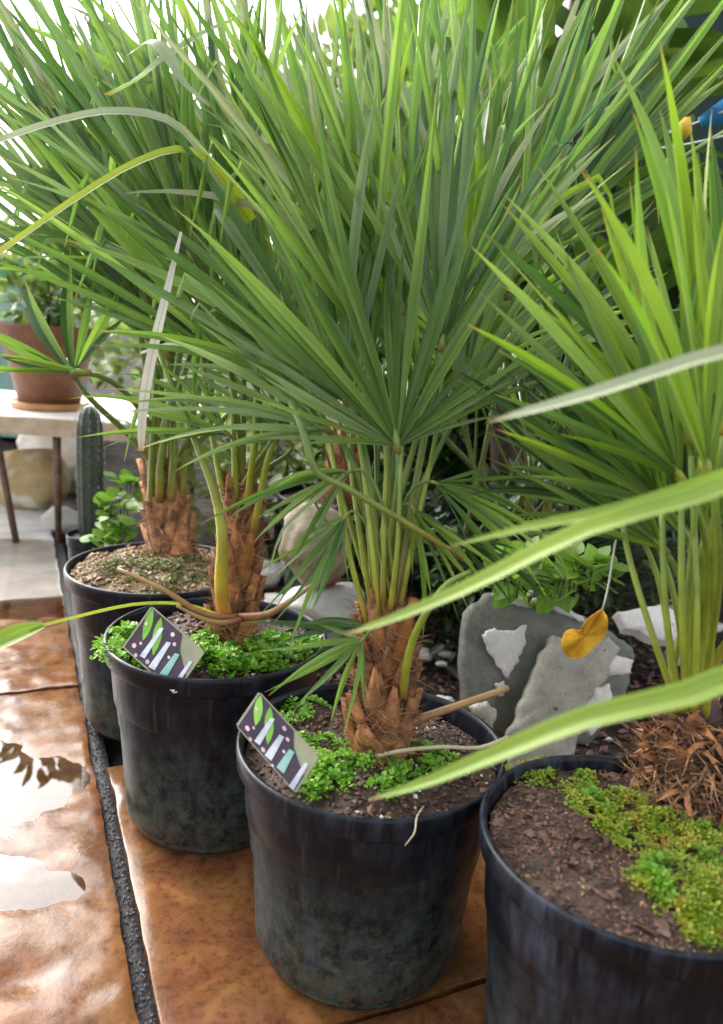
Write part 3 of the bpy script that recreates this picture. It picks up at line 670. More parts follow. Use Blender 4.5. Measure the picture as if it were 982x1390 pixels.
# ---- palm D
_q = G(945, 1062, zD+.01); bD = Vector((_q.x, _q.y, hD(_q.x, _q.y)))
D_ = thing('fan_palm', bD, 'yellow-green fan palm with a frayed brown fibrous base in the dusty pot', 'palm', GP)
topD = P(938, 945, _q.y+.01)
trunk(D_, bD-Vector((0, 0, .008)), topD, .044, .024, TRUNKD, TRUNK, 14, 0, stub=.035)
for cnt, fm, wd_, nm in ((900, FIBRE, .0011, 'fibre_skirt'), (800, FIBRE_D, .0012, 'dark_fibre'), (260, SHEATH, .0030, 'fibre_flakes')):
    g = MB()
    for _ in range(cnt):              # frayed fibre skirt
        th = rnd(0, 6.283); t = random.random(); rad = Vector((math.cos(th), math.sin(th), 0)); tn = Vector((-math.sin(th), math.cos(th), 0))
        q = bD+rad*(.064-.036*t)*rnd(.75, 1.12)+Vector((0, 0, .004+.075*t)); dr = (rad*rnd(-.2, .8)+tn*rnd(-1, 1)+Vector((0, 0, rnd(-.9, .9)))).normalized()
        l = rnd(.010, .042); wv = dr.cross(rad+Vector((0, 0, .3))).normalized()*wd_*rnd(.4, 1.2); e = q+dr*l+Vector((0, 0, -l*.2)); e.z = max(e.z, bD.z); m2 = q+dr*l*.5+rad*rnd(-.002, .006)
        g.add([q-wv, q+wv, m2+wv, m2-wv, e], [(0, 1, 2, 3), (3, 2, 4)])
    stuff(g.build(nm, fm, D_, False))
def FD(x, y, Y, ang, L, **k):
    c = topD+Vector((rnd(-.018, .018), rnd(-.018, .018), -.03)); k.setdefault('pmat', PET_Y); return frond(D_, c, P(x, y, Y), ang, L, **k)
LY = [LEAF_YEL, LEAF_YEL, LEAF_MID]
FD(925, 650, .67, 124, .27, n=12, spread=62, wmax=.020, mats=LY, droop=.03, yaw=10, kink=.03)
FD(935, 600, .72, 113, .31, n=11, spread=52, wmax=.021, mats=LY, droop=.03, yaw=-15, kink=.03)
FD(955, 520, .68, 92, .31, n=8, spread=44, wmax=.020, mats=LY, droop=.02, yaw=15, kink=.03)
FD(905, 690, .74, 140, .22, n=11, spread=56, wmax=.017, mats=[LEAF_YEL, LEAF_MID], droop=.03, yaw=10, kink=0)
FD(960, 640, .60, 106, .24, n=9, spread=60, wmax=.017, mats=LY, droop=.03, yaw=30, kink=.03)
FD(985, 580, .64, 78, .30, n=9, spread=50, wmax=.019, mats=LY, droop=.03, yaw=-25, kink=.03)
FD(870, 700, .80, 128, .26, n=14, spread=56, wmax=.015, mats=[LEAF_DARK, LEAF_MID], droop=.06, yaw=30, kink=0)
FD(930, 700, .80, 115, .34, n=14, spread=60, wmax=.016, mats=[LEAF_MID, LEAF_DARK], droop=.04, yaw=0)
for q in (((926, 965, .66), (906, 850, .65), (898, 690, .67)), ((932, 965, .655), (926, 830, .645), (925, 655, .665)), ((942, 965, .65), (946, 820, .645), (938, 620, .70)), ((930, 965, .665), (932, 830, .66), (958, 560, .68)), ((922, 965, .67), (885, 860, .68), (850, 740, .72), (842, 660, .76))):
    stalk(D_, q, .0034, .0026, PET_Y)
# a frond leaning to the right of the pot drops four long leaflets across the front
hubF = P(1330, 470, .47)
m = MB(); pts = []
for i in range(11):
    t = i/10; c1 = topD+Vector((.05, 0, .14)); c2 = hubF+Vector((.05, .06, -.1))
    pts.append(topD*(1-t)**3+c1*3*t*(1-t)**2+c2*3*t*t*(1-t)+hubF*t**3)
m.tube(pts, [.006-.0002*i for i in range(11)], 8); ff = m.build('frond', PET_Y, D_)
def FL(px, w_, mat, pr_=None, nrm=Vector((-.15, -.6, .8))):
    strip(ff, px, w_, mat, nrm, .4, 'leaflet', pr_ or (lambda t: min(1, .5+t*2)*(1-t**2.2)**.8+.03), 16)
FL(((1330, 470, .47), (1160, 575, .44), (982, 662, .42), (800, 718, .42), (640, 796, .43), (540, 838, .44), (468, 862, .45)), .0138, LEAF_FRONT)
FL(((1330, 470, .47), (1200, 790, .40), (982, 926, .385), (800, 975, .39), (680, 1022, .40), (580, 1062, .415), (500, 1086, .43)), .0150, LEAF_FRONT)
FL(((1330, 470, .47), (1160, 590, .45), (982, 650, .44), (850, 690, .44), (720, 716, .45), (610, 742, .46)), .0115, LEAF_FRONT)
FL(((1330, 470, .48), (1160, 455, .46), (982, 480, .45), (800, 537, .46), (660, 574, .47)), .0105, LEAF_PALE, lambda t: (min(1, .5+t*2)*(1-t**6)**.8+.03))
for k in range(9):
    a = -.5+k*.24; e = hubF+Vector((.3*math.cos(a), .12*math.sin(a*2), .32*math.sin(a)+.06))
    blade(spline([hubF, hubF.lerp(e, .5)+Vector((0, 0, .02)), e], 9), .018, Vector((-.2, -.6, .8)).normalized(), LEAF_YEL, ff, .4)

# ---------------------------------------------------------------- rear palms
def rear(loc, ptop, label, r0, r1, mat, potlabel, pr=.16, ph=.27):
    t, hf, zs, s = make_pot((loc.x, loc.y, 0), pr, ph, potlabel, POT, SOIL, .02, 'rear black nursery pots')
    grit(300, loc.x, loc.y, .13, zs, .006, CHIP, 'bark_chips', t, hf)
    b = Vector((loc.x, loc.y, zs)); o = thing('fan_palm', b, label, 'palm', 'palms standing behind the front row')
    trunk(o, b-Vector((0, 0, .01)), ptop, r0, r1, mat, SHEATH if mat == TRUNK else TRUNKD, 20, 120, FIBRE_D, .07)
    return o
E_base = Vector((0.38, 2.0, 0)); E_top = P(690, 440, 1.9)
Ep = rear(E_base, E_top, 'tall fan palm with near-black trunk rising behind the front palms', .05, .04, TRUNKD, 'black nursery pot holding the tall dark-trunked palm behind the grey-green slab', .19, .33)
def FE(x, y, Y, ang, L, **k):
    c = E_top+Vector((rnd(-.02, .02), rnd(-.02, .02), -.03)); return frond(Ep, c, P(x, y, Y), ang, L, pr=.006, **k)
FE(700, 370, 1.30, 62, .60, n=20, spread=62, wmax=.030, mats=LM, yaw=15, droop=.04)
FE(735, 330, 1.35, 56, .50, n=14, spread=46, wmax=.028, mat=LEAF_COOL, yaw=-25, droop=.04)
FE(660, 330, 1.36, 88, .55, n=16, spread=60, wmax=.028, mats=LM, yaw=20, droop=.04)
FE(640, 400, 1.40, 105, .50, n=16, spread=70, wmax=.028, mats=[LEAF_PALE, LEAF_COOL, LEAF_MID], yaw=0, droop=.04)
FE(740, 470, 1.30, 62, .34, n=14, spread=80, wmax=.024, mats=[LEAF_DARK, LEAF_MID], yaw=10, droop=.08)
FE(640, 500, 1.30, 125, .3, n=14, spread=80, wmax=.024, mats=[LEAF_DARK, LEAF_MID], yaw=10, droop=.08)
FE(720, 610, 1.20, 95, .20, n=12, spread=90, wmax=.016, mats=[LEAF_DARK, LEAF_MID], yaw=15, droop=.08)
for q in (((655, 790, 1.62), (702, 690, 1.45), (745, 580, 1.3), (775, 470, 1.25)), ((705, 770, 1.6), (655, 655, 1.35), (600, 590, 1.15), (560, 530, 1.1)), ((725, 770, 1.6), (718, 640, 1.5), (692, 500, 1.4)), ((768, 780, 1.6), (768, 640, 1.45), (760, 500, 1.3)), ((620, 770, 1.6), (652, 640, 1.5), (680, 500, 1.45)), ((690, 770, 1.6), (640, 620, 1.5), (625, 500, 1.4))):
    stalk(Ep, q, .0055, .0042, PET_D)
F_base = Vector((-0.06, 2.0, 0)); F_top = P(478, 540, 1.95)
Fp = rear(F_base, F_top, 'leafy fan palm behind the thick-based palm, its upright fans filling the gap', .045, .036, TRUNK, 'black nursery pot half hidden behind the beige boulder and mossy pot')
def FF(x, y, Y, ang, L, **k):
    c = F_top+Vector((rnd(-.02, .02), rnd(-.02, .02), -.03)); return frond(Fp, c, P(x, y, Y), ang, L, pr=.006, **k)
FF(470, 400, 1.50, 104, .60, n=18, spread=70, wmax=.032, mats=[LEAF_PALE, LEAF_COOL, LEAF_MID], yaw=10, droop=.04)
FF(400, 420, 1.50, 118, .58, n=18, spread=60, wmax=.032, mats=LC, yaw=-15, droop=.04)
FF(540, 380, 1.55, 84, .60, n=18, spread=70, wmax=.032, mats=[LEAF_PALE, LEAF_COOL, LEAF_MID], yaw=15, droop=.04)
FF(500, 300, 1.62, 96, .50, n=16, spread=70, wmax=.032, mats=[LEAF_PALE, LEAF_COOL], yaw=25, droop=.04)
FF(590, 460, 1.50, 66, .50, n=16, spread=80, wmax=.03, mats=LM, yaw=-10, droop=.05)
FF(420, 540, 1.45, 135, .35, n=14, spread=80, wmax=.026, mats=LM, yaw=10, droop=.08)

FE(600, 300, 1.55, 100, .55, n=16, spread=80, wmax=.030, mats=[LEAF_PALE, LEAF_COOL, LEAF_MID], yaw=20, droop=.05)
FE(700, 250, 1.6, 70, .5, n=14, spread=70, wmax=.030, mats=[LEAF_PALE, LEAF_MID], yaw=-20, droop=.05)
FF(440, 270, 1.7, 108, .5, n=16, spread=80, wmax=.034, mats=[LEAF_PALE, LEAF_COOL], yaw=20, droop=.06)
FF(360, 330, 1.7, 114, .55, n=16, spread=80, wmax=.034, mats=[LEAF_PALE, LEAF_COOL], yaw=-25, droop=.06)
FF(560, 240, 1.75, 88, .5, n=16, spread=90, wmax=.034, mats=[LEAF_PALE, LEAF_COOL, LEAF_MID], yaw=10, droop=.06)
FB(330, 250, 1.15, 112, .42, n=14, spread=80, wmax=.022, mats=[LEAF_PALE, LEAF_COOL, LEAF_MID], yaw=30, droop=.10, jit=1.6)
FA(480, 360, .95, 108, .38, n=14, spread=90, wmax=.016, mats=[LEAF_MID, LEAF_YEL, LEAF_PALE], yaw=20, droop=.10, jit=1.8)
FA(620, 400, .95, 78, .36, n=14, spread=100, wmax=.016, mats=[LEAF_MID, LEAF_YEL, LEAF_PALE], yaw=-20, droop=.10, jit=1.8)

for k in range(16):                   # thin stray stalks crossing in the shade
    x = rnd(420, 800); y = rnd(700, 780); dx = rnd(-130, 130)
    stalk(Ep, ((x, y, 1.55), (x+dx*.5, y-rnd(60, 110), 1.4), (x+dx, rnd(470, 540), 1.3)), rnd(.0022, .004), .002, random.choice((PET_D, PET)))
for k in range(7):
    x = rnd(440, 620); y = rnd(640, 720)
    stalk(A, ((520+rnd(-20, 20), 820, .80), ((520+x)/2+rnd(-15, 15), 740, .82), (x, y-60, .86), (x+(x-520)*.5, y-200, .92)), .0026, .0018, random.choice((PET_Y, PET, PET_O)))

FA(475, 640, .80, 205, .15, n=9, spread=70, wmax=.010, mats=LM, yaw=20, droop=.2, jit=1.6, pr=.0025)
FA(470, 700, .79, 238, .14, n=8, spread=60, wmax=.009, mats=LM, yaw=20, droop=.1, jit=1.6, pr=.0025)
FA(590, 655, .82, -22, .17, n=9, spread=70, wmax=.010, mats=LM, yaw=-10, droop=.15, jit=1.6, pr=.0025)
FA(560, 690, .80, -58, .13, n=7, spread=60, wmax=.009, mats=[LEAF_YEL, LEAF_MID], yaw=-10, droop=.1, jit=1.6, pr=.0025)
FD(900, 745, .74, 134, .24, n=12, spread=70, wmax=.015, mats=[LEAF_MID, LEAF_YEL], droop=.05, yaw=15, kink=0)
FD(960, 720, .70, 70, .24, n=10, spread=70, wmax=.016, mats=LY, droop=.05, yaw=-15, kink=0)
FD(935, 735, .78, 100, .30, n=12, spread=80, wmax=.016, mats=[LEAF_DARK, LEAF_MID, LEAF_YEL], droop=.05, yaw=0, kink=0)
FD(840, 700, .80, 150, .17, n=10, spread=70, wmax=.012, mats=[LEAF_DARK, LEAF_MID], droop=.12, yaw=10, kink=0)
FB(310, 590, 1.0, 150, .22, n=8, spread=60, wmax=.012, mats=LC, yaw=20, droop=.2, jit=1.6, pr=.003)
# ---------------------------------------------------------------- printed plant cards
CARD = simple('card_plastic', (0.20, 0.21, 0.12), (0.30, 0.30, 0.20), 30, .3, 0)
CINK = simple('card_dark_print', (0.012, 0.008, 0.02), (0.05, 0.02, 0.05), 60, .25, 0)
CGRN = simple('card_green_print', (0.12, 0.36, 0.02), (0.22, 0.48, 0.06), 50, .25, 0)
CBAR = simple('card_white_print', (0.42, 0.46, 0.56), (0.70, 0.72, 0.80), 60, .25, 0)
CPINK = simple('card_pink_print', (0.55, 0.30, 0.38), (0.75, 0.6, 0.62), 60, .25, 0)
CTEAL = simple('card_teal_print', (0.16, 0.42, 0.30), (0.3, 0.5, 0.5), 60, .25, 0)
def card(corner_l, corner_t, corner_r, Y, label):
    o = P(*corner_l, Y); nrm = Vector((-.25, -.8, .55)).normalized()
    def hit(px):
        d = ray(*px); t = (o-CAM).dot(nrm)/d.dot(nrm); return CAM+d*t
    top, rgt = hit(corner_t), hit(corner_r)
    e1 = top-o; e2 = rgt-top; e2 = e2-e1*(e2.dot(e1)/e1.dot(e1))*.55
    q = lambda a, b, c=0: o+e1*a+e2*b+nrm*c
    t = thing('plant_label', q(.5, .9), label, 'plant label', 'printed plant cards')
    def flat(poly, mat, name, z, th=.0006):
        n = len(poly); vs = [q(a, b, z) for a, b in poly]+[q(a, b, z-th) for a, b in poly]
        fs = [tuple(range(n)), tuple(range(2*n-1, n-1, -1))]+[(i, i+n, (i+1) % n+n, (i+1) % n) for i in range(n)]
        return obj(name, vs, fs, mat, t, False)
    flat([(0, .04), (.04, 0), (.96, 0), (1, .04), (1, .96), (.96, 1), (.04, 1), (0, .96)], CARD, 'card', 0, .0010)
    flat([(.03, .03), (.97, .03), (.97, .60), (.70, .70), (.42, .97), (.03, .97)], CINK, 'picture', .0005, .0004)
    for a0, b0, a1, b1, w_ in ((.97, .05, .36, .20, .11), (.95, .22, .28, .44, .12)):   # two printed leaves
        dx, dy = a1-a0, b1-b0; l_ = math.hypot(dx, dy); nx_, ny_ = -dy/l_, dx/l_; pts = []
        for sg in (1, -1):
            for i in range(9):
                u = i/8 if sg > 0 else 1-i/8
                if sg < 0 and i in (0, 8): continue
                h_ = w_*math.sin(min(1, u*1.05)*3.05)**.8*sg*.8 if 0 < u < 1 else 0
                pts.append((a0+dx*u+nx_*h_, b0+dy*u+ny_*h_*.7))
        flat(pts, CGRN, 'printed_leaf', .0009, .0004)
    for a0, a1, b, w_, mt in ((.10, .78, .33, .040, CBAR), (.06, .66, .53, .050, CBAR), (.08, .60, .72, .055, CTEAL), (.0, .66, .93, .035, CBAR)):
        flat([(a0, b-w_), (a1, b-w_*.8), (a1+.04, b+w_*.4), (a0+.03, b+w_)], mt, 'printed_bar', .0013, .0004)
    for a0, b0, r_ in ((.66, .10, .035), (.18, .14, .05), (.06, .24, .04), (.30, .20, .03), (.12, .43, .045), (.72, .60, .04), (.46, .64, .03), (.84, .50, .045), (.04, .62, .03)):
        flat([(a0+r_*math.cos(i*.785), b0+r_*.7*math.sin(i*.785)) for i in range(8)], CPINK, 'printed_dot', .0013, .0004)
card((166, 878), (206, 822), (272, 894), .925, 'small printed plant card with green leaves stuck in the weedy pot')
card((320, 985), (352, 938), (418, 1052), .700, 'small printed plant card with pale bars stuck in the mossy pot rim')

# ---------------------------------------------------------------- orange tag on a string
OR = simple('orange_paper', (0.72, 0.34, 0.012), (0.85, 0.50, 0.03), 70, .85, .8, .004)
t = thing('hang_tag', P(800, 860, .86), 'curled orange paper tag hanging from a white string over the dusty pot', 'tag')
Y = .84
prof = [(818, 826), (826, 842), (822, 862), (806, 880), (790, 893), (772, 892), (763, 878), (766, 860), (778, 854), (788, 856), (796, 842)]
c = P(795, 866, Y); ring = spline([P(x, y, Y+.010*math.sin((x-763)/7)+.004*math.sin(y/5)) for x, y in prof+prof[:1]], 44)[:-1]
vs = [c+Vector((0, .004, 0))]+ring+[p_+Vector((0, .0012, 0)) for p_ in ring]+[c+Vector((0, .0052, 0))]; k = len(ring)
fs = [(0, 1+i, 1+(i+1) % k) for i in range(k)]+[(1+k+i, 2*k+1, 1+k+(i+1) % k) for i in range(k)]+[(1+i, 1+k+i, 1+k+(i+1) % k, 1+(i+1) % k) for i in range(k)]
obj('paper', vs, fs, OR, t, False)
m = MB(); m.tube(spline([P(818, 828, Y), P(826, 795, Y), (P(834, 745, Y)), P(838, 728, Y-.01)], 8), [.0011]*9, 6); m.build('string', simple('white_string', (.55, .55, .5), (.7, .7, .66), 90, .8, 0), t)

# ---------------------------------------------------------------- stones behind the row
def rock(name, c, sz, mat, label, cat='stone', seed=0, rough=.25, group=None, rot=0, flat=.8):
    bm = bmesh.new(); bmesh.ops.create_icosphere(bm, subdivisions=4, radius=1)
    rm = Matrix.Rotation(rot, 3, 'Z')
    for v in bm.verts:
        q = v.co*1.2+Vector((seed*7.3, seed*3.1, 0)); d = 1+rough*noise.fractal(q, 1, 2, 3)
        cell = noise.cell_vector(v.co*1.6+Vector((seed, 0, 0)))
        d += rough*.25*(cell.x-.5)*0
        p = v.co*d
        for ax in (Vector((.6, -.7, .4)), Vector((-.7, -.5, .5)), Vector((.1, -.3, .95)), Vector((-.9, .2, .1)), Vector((.9, .3, -.2))):
            axx = (Matrix.Rotation(seed*1.7, 3, 'Z') @ ax).normalized(); k = p.dot(axx)-flat
            if k > 0: p -= axx*k*.85
        v.co = Vector(c)+rm @ Vector((p.x*sz[0], p.y*sz[1], p.z*sz[2]))
    me = bpy.data.meshes.new(name); bm.to_mesh(me); bm.free(); me.polygons.foreach_set('use_smooth', [True]*len(me.polygons)); me.materials.append(mat)
    o = bpy.data.objects.new(name, me); COL.objects.link(o); return tag(o, label, cat, group) if label else o
def stone_mat(name, base, base2, patch, thr, sc):
    m, nt, p = node_mat(name); base, base2, patch = dk(base), dk(base2), dk(patch)
    n = noise_tex(nt, 26, 10, .78); n1 = noise_tex(nt, sc, 2, .5)
    r = ramp(nt, n, [(.3, base), (.7, base2)]); k = ramp(nt, n1, [(thr, (0, 0, 0)), (thr+.05, (1, 1, 1))])
    nt.links.new(mix(nt, k.outputs[0], r.outputs[0], patch), p.inputs['Base Color']); p.inputs['Roughness'].default_value = .6
    bump(nt, p, n, .9, .007); return m
PEEL = stone_mat('peeling_grey_stone', (.07, .075, .06), (.20, .205, .175), (.10, .085, .06), .62, 30)
PITTED = stone_mat('pale_pitted_stone', (.20, .185, .15), (.42, .395, .34), (.08, .07, .055), .66, 55)
BEIGE = stone_mat('beige_stone', (.26, .20, .12), (.42, .35, .24), (.33, .13, .05), .60, 12)
YELST = stone_mat('yellow_stone', (.36, .25, .10), (.55, .44, .24), (.6, .55, .45), .62, 7)
WHST = stone_mat('white_stone', (.42, .40, .37), (.62, .60, .57), (.2, .18, .16), .66, 14)
def plate(pix, Y, mat, name, parent=None, label=None, tilt=.5, th=.014, bulge=.006, off=0.0, ragged=.0025, anchor=None):
    o = P(*(anchor or pix[0]), Y); nrm = Vector((.05, -1, tilt)).normalized(); o = o+nrm*off
    def hit(px):
        d = ray(*px); return CAM+d*((o-CAM).dot(nrm)/d.dot(nrm))
    pts = [hit(q) for q in pix]; out = []
    for a, b in zip(pts, pts[1:]+pts[:1]):
        for i in range(6):
            p_ = a.lerp(b, i/6); d = (b-a).cross(nrm).normalized(); out.append(p_+d*ragged*noise.noise(p_*90)*2+d*ragged*noise.noise(p_*300))
    c = sum(out, Vector())/len(out); k = len(out); vs = [c+nrm*bulge]; fs = []
    for f_ in (.35, .7, .93):
        vs += [c.lerp(p_, f_)+nrm*(bulge*(1-f_**2)+.003*noise.noise(c.lerp(p_, f_)*45)) for p_ in out]
    vs += [p_-nrm*.002 for p_ in out]+[p_-nrm*th for p_ in out]
    fs += [(0, 1+i, 1+(i+1) % k) for i in range(k)]
    for r_ in range(4): fs += [(1+r_*k+i, 1+(r_+1)*k+i, 1+(r_+1)*k+(i+1) % k, 1+r_*k+(i+1) % k) for i in range(k)]
    fs.append(tuple(1+4*k+i for i in range(k)))
    ob = obj(name, vs, fs, mat, parent, True)
    if label: tag(ob, label, 'stone', 'broken stone pieces behind the pots')
    return ob
WHT = stone_mat('white_broken_face', (.52, .48, .46), (.72, .69, .67), (.42, .36, .32), .66, 40)
s1 = plate([(632, 830), (660, 806), (705, 800), (765, 822), (820, 850), (862, 880), (850, 950), (800, 1010), (700, 1010), (632, 985), (625, 900)], 1.30, PEEL, 'stone', None, 'grey-green stone slab with a white broken patch behind the mossy pot', .45, .03, .014)
plate([(655, 862), (672, 852), (690, 856), (716, 848), (712, 880), (700, 905), (690, 922), (672, 898), (660, 880)], 1.30, WHT, 'broken_patch', s1, None, .45, .004, .002, .019, .0025, (632, 830))
plate([(668, 806), (695, 797), (712, 812), (724, 824), (700, 822), (678, 818)], 1.30, WHT, 'broken_patch', s1, None, .45, .004, .002, .009, .0025, (632, 830))
plate([(718, 802), (745, 805), (775, 826), (795, 842), (770, 838), (735, 818)], 1.30, WHT, 'broken_patch', s1, None, .45, .004, .002, .009, .0025, (632, 830))
plate([(672, 930), (684, 924), (690, 935), (680, 945)], 1.30, WHT, 'broken_patch', s1, None, .45, .004, .001, .015, .0025, (632, 830))
plate([(690, 1000), (712, 945), (735, 890), (752, 862), (775, 868), (800, 878), (828, 862), (842, 880), (828, 915), (805, 950), (785, 1000), (770, 1050), (680, 1050)], 1.17, PITTED, 'stone', None, 'off-white pitted stone slab leaning on the grey-green slab under the orange tag', .55, .022, .010)
plate([(795, 960), (808, 935), (826, 928), (832, 945), (818, 985), (800, 1000)], 1.2, WHT, 'stone', None, 'small white stone chip wedged beside the off-white pitted slab', .5, .015)
plate([(815, 900), (838, 888), (860, 896), (858, 915), (825, 918)], 1.24, WHT, 'stone', None, 'white stone chip at the top edge of the pitted slab', .5, .015)
plate([(640, 960), (662, 952), (676, 965), (670, 990), (648, 985)], 1.18, PITTED, 'stone', None, 'small grey stone chip in front of the grey-green slab', .5, .02)
plate([(838, 830), (900, 820), (960, 850), (970, 880), (900, 870), (850, 852)], 1.45, WHT, 'stone', None, 'long white stone behind the stalks of the yellow-green palm', .9, .03)
b0 = P(433, 738, 1.68)
rock('boulder', (b0.x, b0.y, b0.z), (.078, .07, .092), BEIGE, 'rounded beige boulder with a rusty cap behind the weedy pot', 'stone', 5, .26, flat=.85)
rock('boulder', (b0.x+.01, b0.y+.01, .05), (.13, .10, .095), WHST, 'flat pale stone under the rounded beige boulder', 'stone', 6, .22, flat=.7)
rng = random.Random(4)
for i in range(26):
    x, y = rng.uniform(350, 470), rng.uniform(770, 870); gp = G(x, y); s = rng.uniform(.018, .05)
    rock('cobble', (gp.x, gp.y, s*.45), (s*1.3, s, s*.7), WHST, 'pale cobble on the ground between the weedy pot and the boulder', 'stone', i, .2, 'pale cobbles behind the pots')
for i in range(10):
    x, y = rng.uniform(570, 650), rng.uniform(880, 960); gp = G(x, y); s = rng.uniform(.008, .02)
    rock('pebble', (gp.x, gp.y, s*.4), (s*1.3, s, s*.6), WHST, 'pale pebble on the dark ground beside the grey-green stone slab', 'stone', i+40, .2, 'pebbles by the grey-green slab')
for i in range(8):
    x, y = rng.uniform(870, 990), rng.uniform(810, 900); gp = G(x, y); s = rng.uniform(.02, .04)
    rock('pebble', (gp.x, gp.y, s*.4), (s*1.3, s, s*.6), WHST, 'pale stone on the ground behind the dusty pot', 'stone', i+60, .2, 'stones behind the dusty pot')

gz = lambda x, y: -.028
grit(2600, .15, 1.75, .75, 0, .011, CHIP, 'leaf_litter', None, gz)
grit(1500, .15, 1.75, .75, 0, .010, TRUNKD, 'leaf_litter', None, gz)
grit(160, .05, 1.60, .55, 0, .010, WHST, 'leaf_litter', None, gz)
for o_ in list(COL.objects):
    if o_.name.startswith('leaf_litter'): o_['label'] = 'dark litter and crumbs scattered on the ground behind the pots'; o_['category'] = 'litter'
# ---------------------------------------------------------------- the table at the back with terracotta pot
TW = simple('table_white', (.85, .83, .80), (.98, .96, .94), 20, .35, .15)
TE = simple('table_edge_wood', (.36, .27, .18), (.50, .40, .28), 25, .5, .3)
TL = simple('rusty_leg', (.05, .025, .015), (.16, .08, .045), 40, .5, .4)
tc_ = G(40, 742); tz = .372
T = thing('side_table', (tc_.x-.05, 2.55, 0), 'low white-topped side table with tan edge and thin rusty legs', 'table')
x0, x1, y0, y1 = -1.75, -.585, 2.28, 2.95
m = MB(); m.box(((x0+x1)/2, (y0+y1)/2, tz-.002), (x1-x0-.012, y1-y0-.012, .012)); m.build('table_top', TW, T, False)
for (c, s_) in ((((x0+x1)/2, y0, tz-.022), (x1-x0, .024, .05)), (((x0+x1)/2, y1, tz-.022), (x1-x0, .024, .05)), ((x0, (y0+y1)/2, tz-.022), (.024, y1-y0-.026, .05)), ((x1, (y0+y1)/2, tz-.022), (.024, y1-y0-.026, .05))):
    m = MB(); m.box(c, s_); m.build('apron', TE, T, False)
for a, b in (((-.905, 2.30), (-.905, 2.30)), ((-1.12, 2.36), (-1.02, 2.27)), ((-1.7, 2.33), (-1.72, 2.3)), ((-.66, 2.9), (-.64, 2.92)), ((-1.7, 2.9), (-1.72, 2.92))):
    m = MB(); m.tube([(a[0], a[1], tz-.02), (b[0], b[1], 0)], [.013, .010], 8); m.build('leg', TL, T)
TERRA = stone_mat('terracotta', (.11, .038, .016), (.24, .088, .036), (.34, .22, .13), .68, 5)
pc = P(68, 560, 2.52); pc.z = tz+.004
o = thing('terracotta_pot', pc, 'weathered terracotta flowerpot with saucer on the white table', 'plant pot')
m = MB(); m.lathe([(.0001, .014), (.088, .012), (.092, .016), (.128, .185), (.130, .188), (.148, .188), (.151, .194), (.157, .252), (.155, .258), (.142, .258), (.140, .235), (.0001, .23)], pc, 48, .004); m.build('pot_body', TERRA, o)
m = MB(); m.lathe([(.0001, 0), (.112, 0), (.122, .022), (.118, .024), (.106, .008), (.0001, .008)], pc, 48); m.build('saucer', simple('saucer_clay', (.36, .16, .06), (.5, .26, .10), 20, .5, .2), o)

def leafy(name, c, sz, n, ls, mat, label, cat, group=None, stem=True, wide=.5, seed=1, up=.3):
    r = random.Random(seed); t = thing(name, (c[0], c[1], c[2]), label, cat, group); g = MB()
    for _ in range(n):
        while True:
            q = Vector((r.uniform(-1, 1), r.uniform(-1, 1), r.uniform(-1, 1)))
            if .25 < q.length < 1: break
        lump = 1+.45*noise.noise(q*2.1+Vector((seed*3.3, 0, 0)))
        if noise.noise(q*3.2+Vector((0, seed*2.1, 0))) < -.22: continue
        p_ = Vector((c[0]+q.x*sz[0]*lump, c[1]+q.y*sz[1]*lump, c[2]+sz[2]+q.z*sz[2]*lump))
        if p_.z < c[2]: continue
        d = (q*.8+Vector((r.uniform(-1, 1), r.uniform(-1, 1), r.uniform(-.7, 1)+up))).normalized(); s = ls*r.uniform(.6, 1.3)
        sd_ = d.cross(Vector((r.uniform(-.4, .4), r.uniform(-.4, .4), 1))).normalized(); nn = sd_.cross(d)
        L_ = [(0, 0), (.14, .30), (.38, .47), (.66, .38), (.88, .17)]
        rim = [p_+d*s*a+sd_*s*wide*b+nn*s*(.10*b-.14*a*a) for a, b in L_]+[p_+d*s-nn*s*.16]+[p_+d*s*a-sd_*s*wide*b+nn*s*(.10*b-.14*a*a) for a, b in L_[:0:-1]]
        k = len(rim); g.add([p_+d*s*.5-nn*s*.05]+rim, [(0, 1+i, 1+(i+1) % k) for i in range(k)], [(.5, .5)]+[(.5+b, a*.9) for a, b in L_]+[(.5, .9)]+[(.5-b, a*.9) for a, b in L_[:0:-1]])
    stuff(g.build('foliage', mat, t))
    m = MB()
    for k in range(6):
        a = k*1.05+seed; e = Vector((c[0]+math.cos(a)*sz[0]*.55, c[1]+math.sin(a)*sz[1]*.55, c[2]+sz[2]*r.uniform(1.0, 1.6)))
        s0 = Vector((c[0]+math.cos(a)*.02, c[1]+math.sin(a)*.02, c[2])); m.tube([s0, s0.lerp(e, .5)+Vector((0, 0, sz[2]*.15)), e], [.012*sz[2]/.3, .008*sz[2]/.3, .003], 6)
    m.build('stems', TRUNKD, t)
    return t
leafy('leafy_plant', (pc.x, pc.y, tz+.235), (.17, .15, .13), 420, .07, LEAF_BUSH, 'bright bushy plant growing in the terracotta pot', 'plant', seed=3)
# stones under and behind the table
for px, py, Y, sz, mt, lb, sd_ in ((45, 700, 2.75, (.15, .12, .125), YELST, 'big yellowish stone on the ground under the white table', 2), (88, 655, 3.15, (.17, .13, .15), WHST, 'pale stone behind the big yellowish stone under the table', 8), (-40, 690, 2.8, (.14, .12, .11), YELST, 'yellowish stone deeper under the table by the thin leg', 11), (85, 715, 2.45, (.06, .05, .045), WHST, 'small grey stone at the foot of the straight table leg', 12)):
    q = P(px, py, Y); rock('boulder', (q.x, q.y, sz[2]*.7), sz, mt, lb, 'stone', sd_, .22)
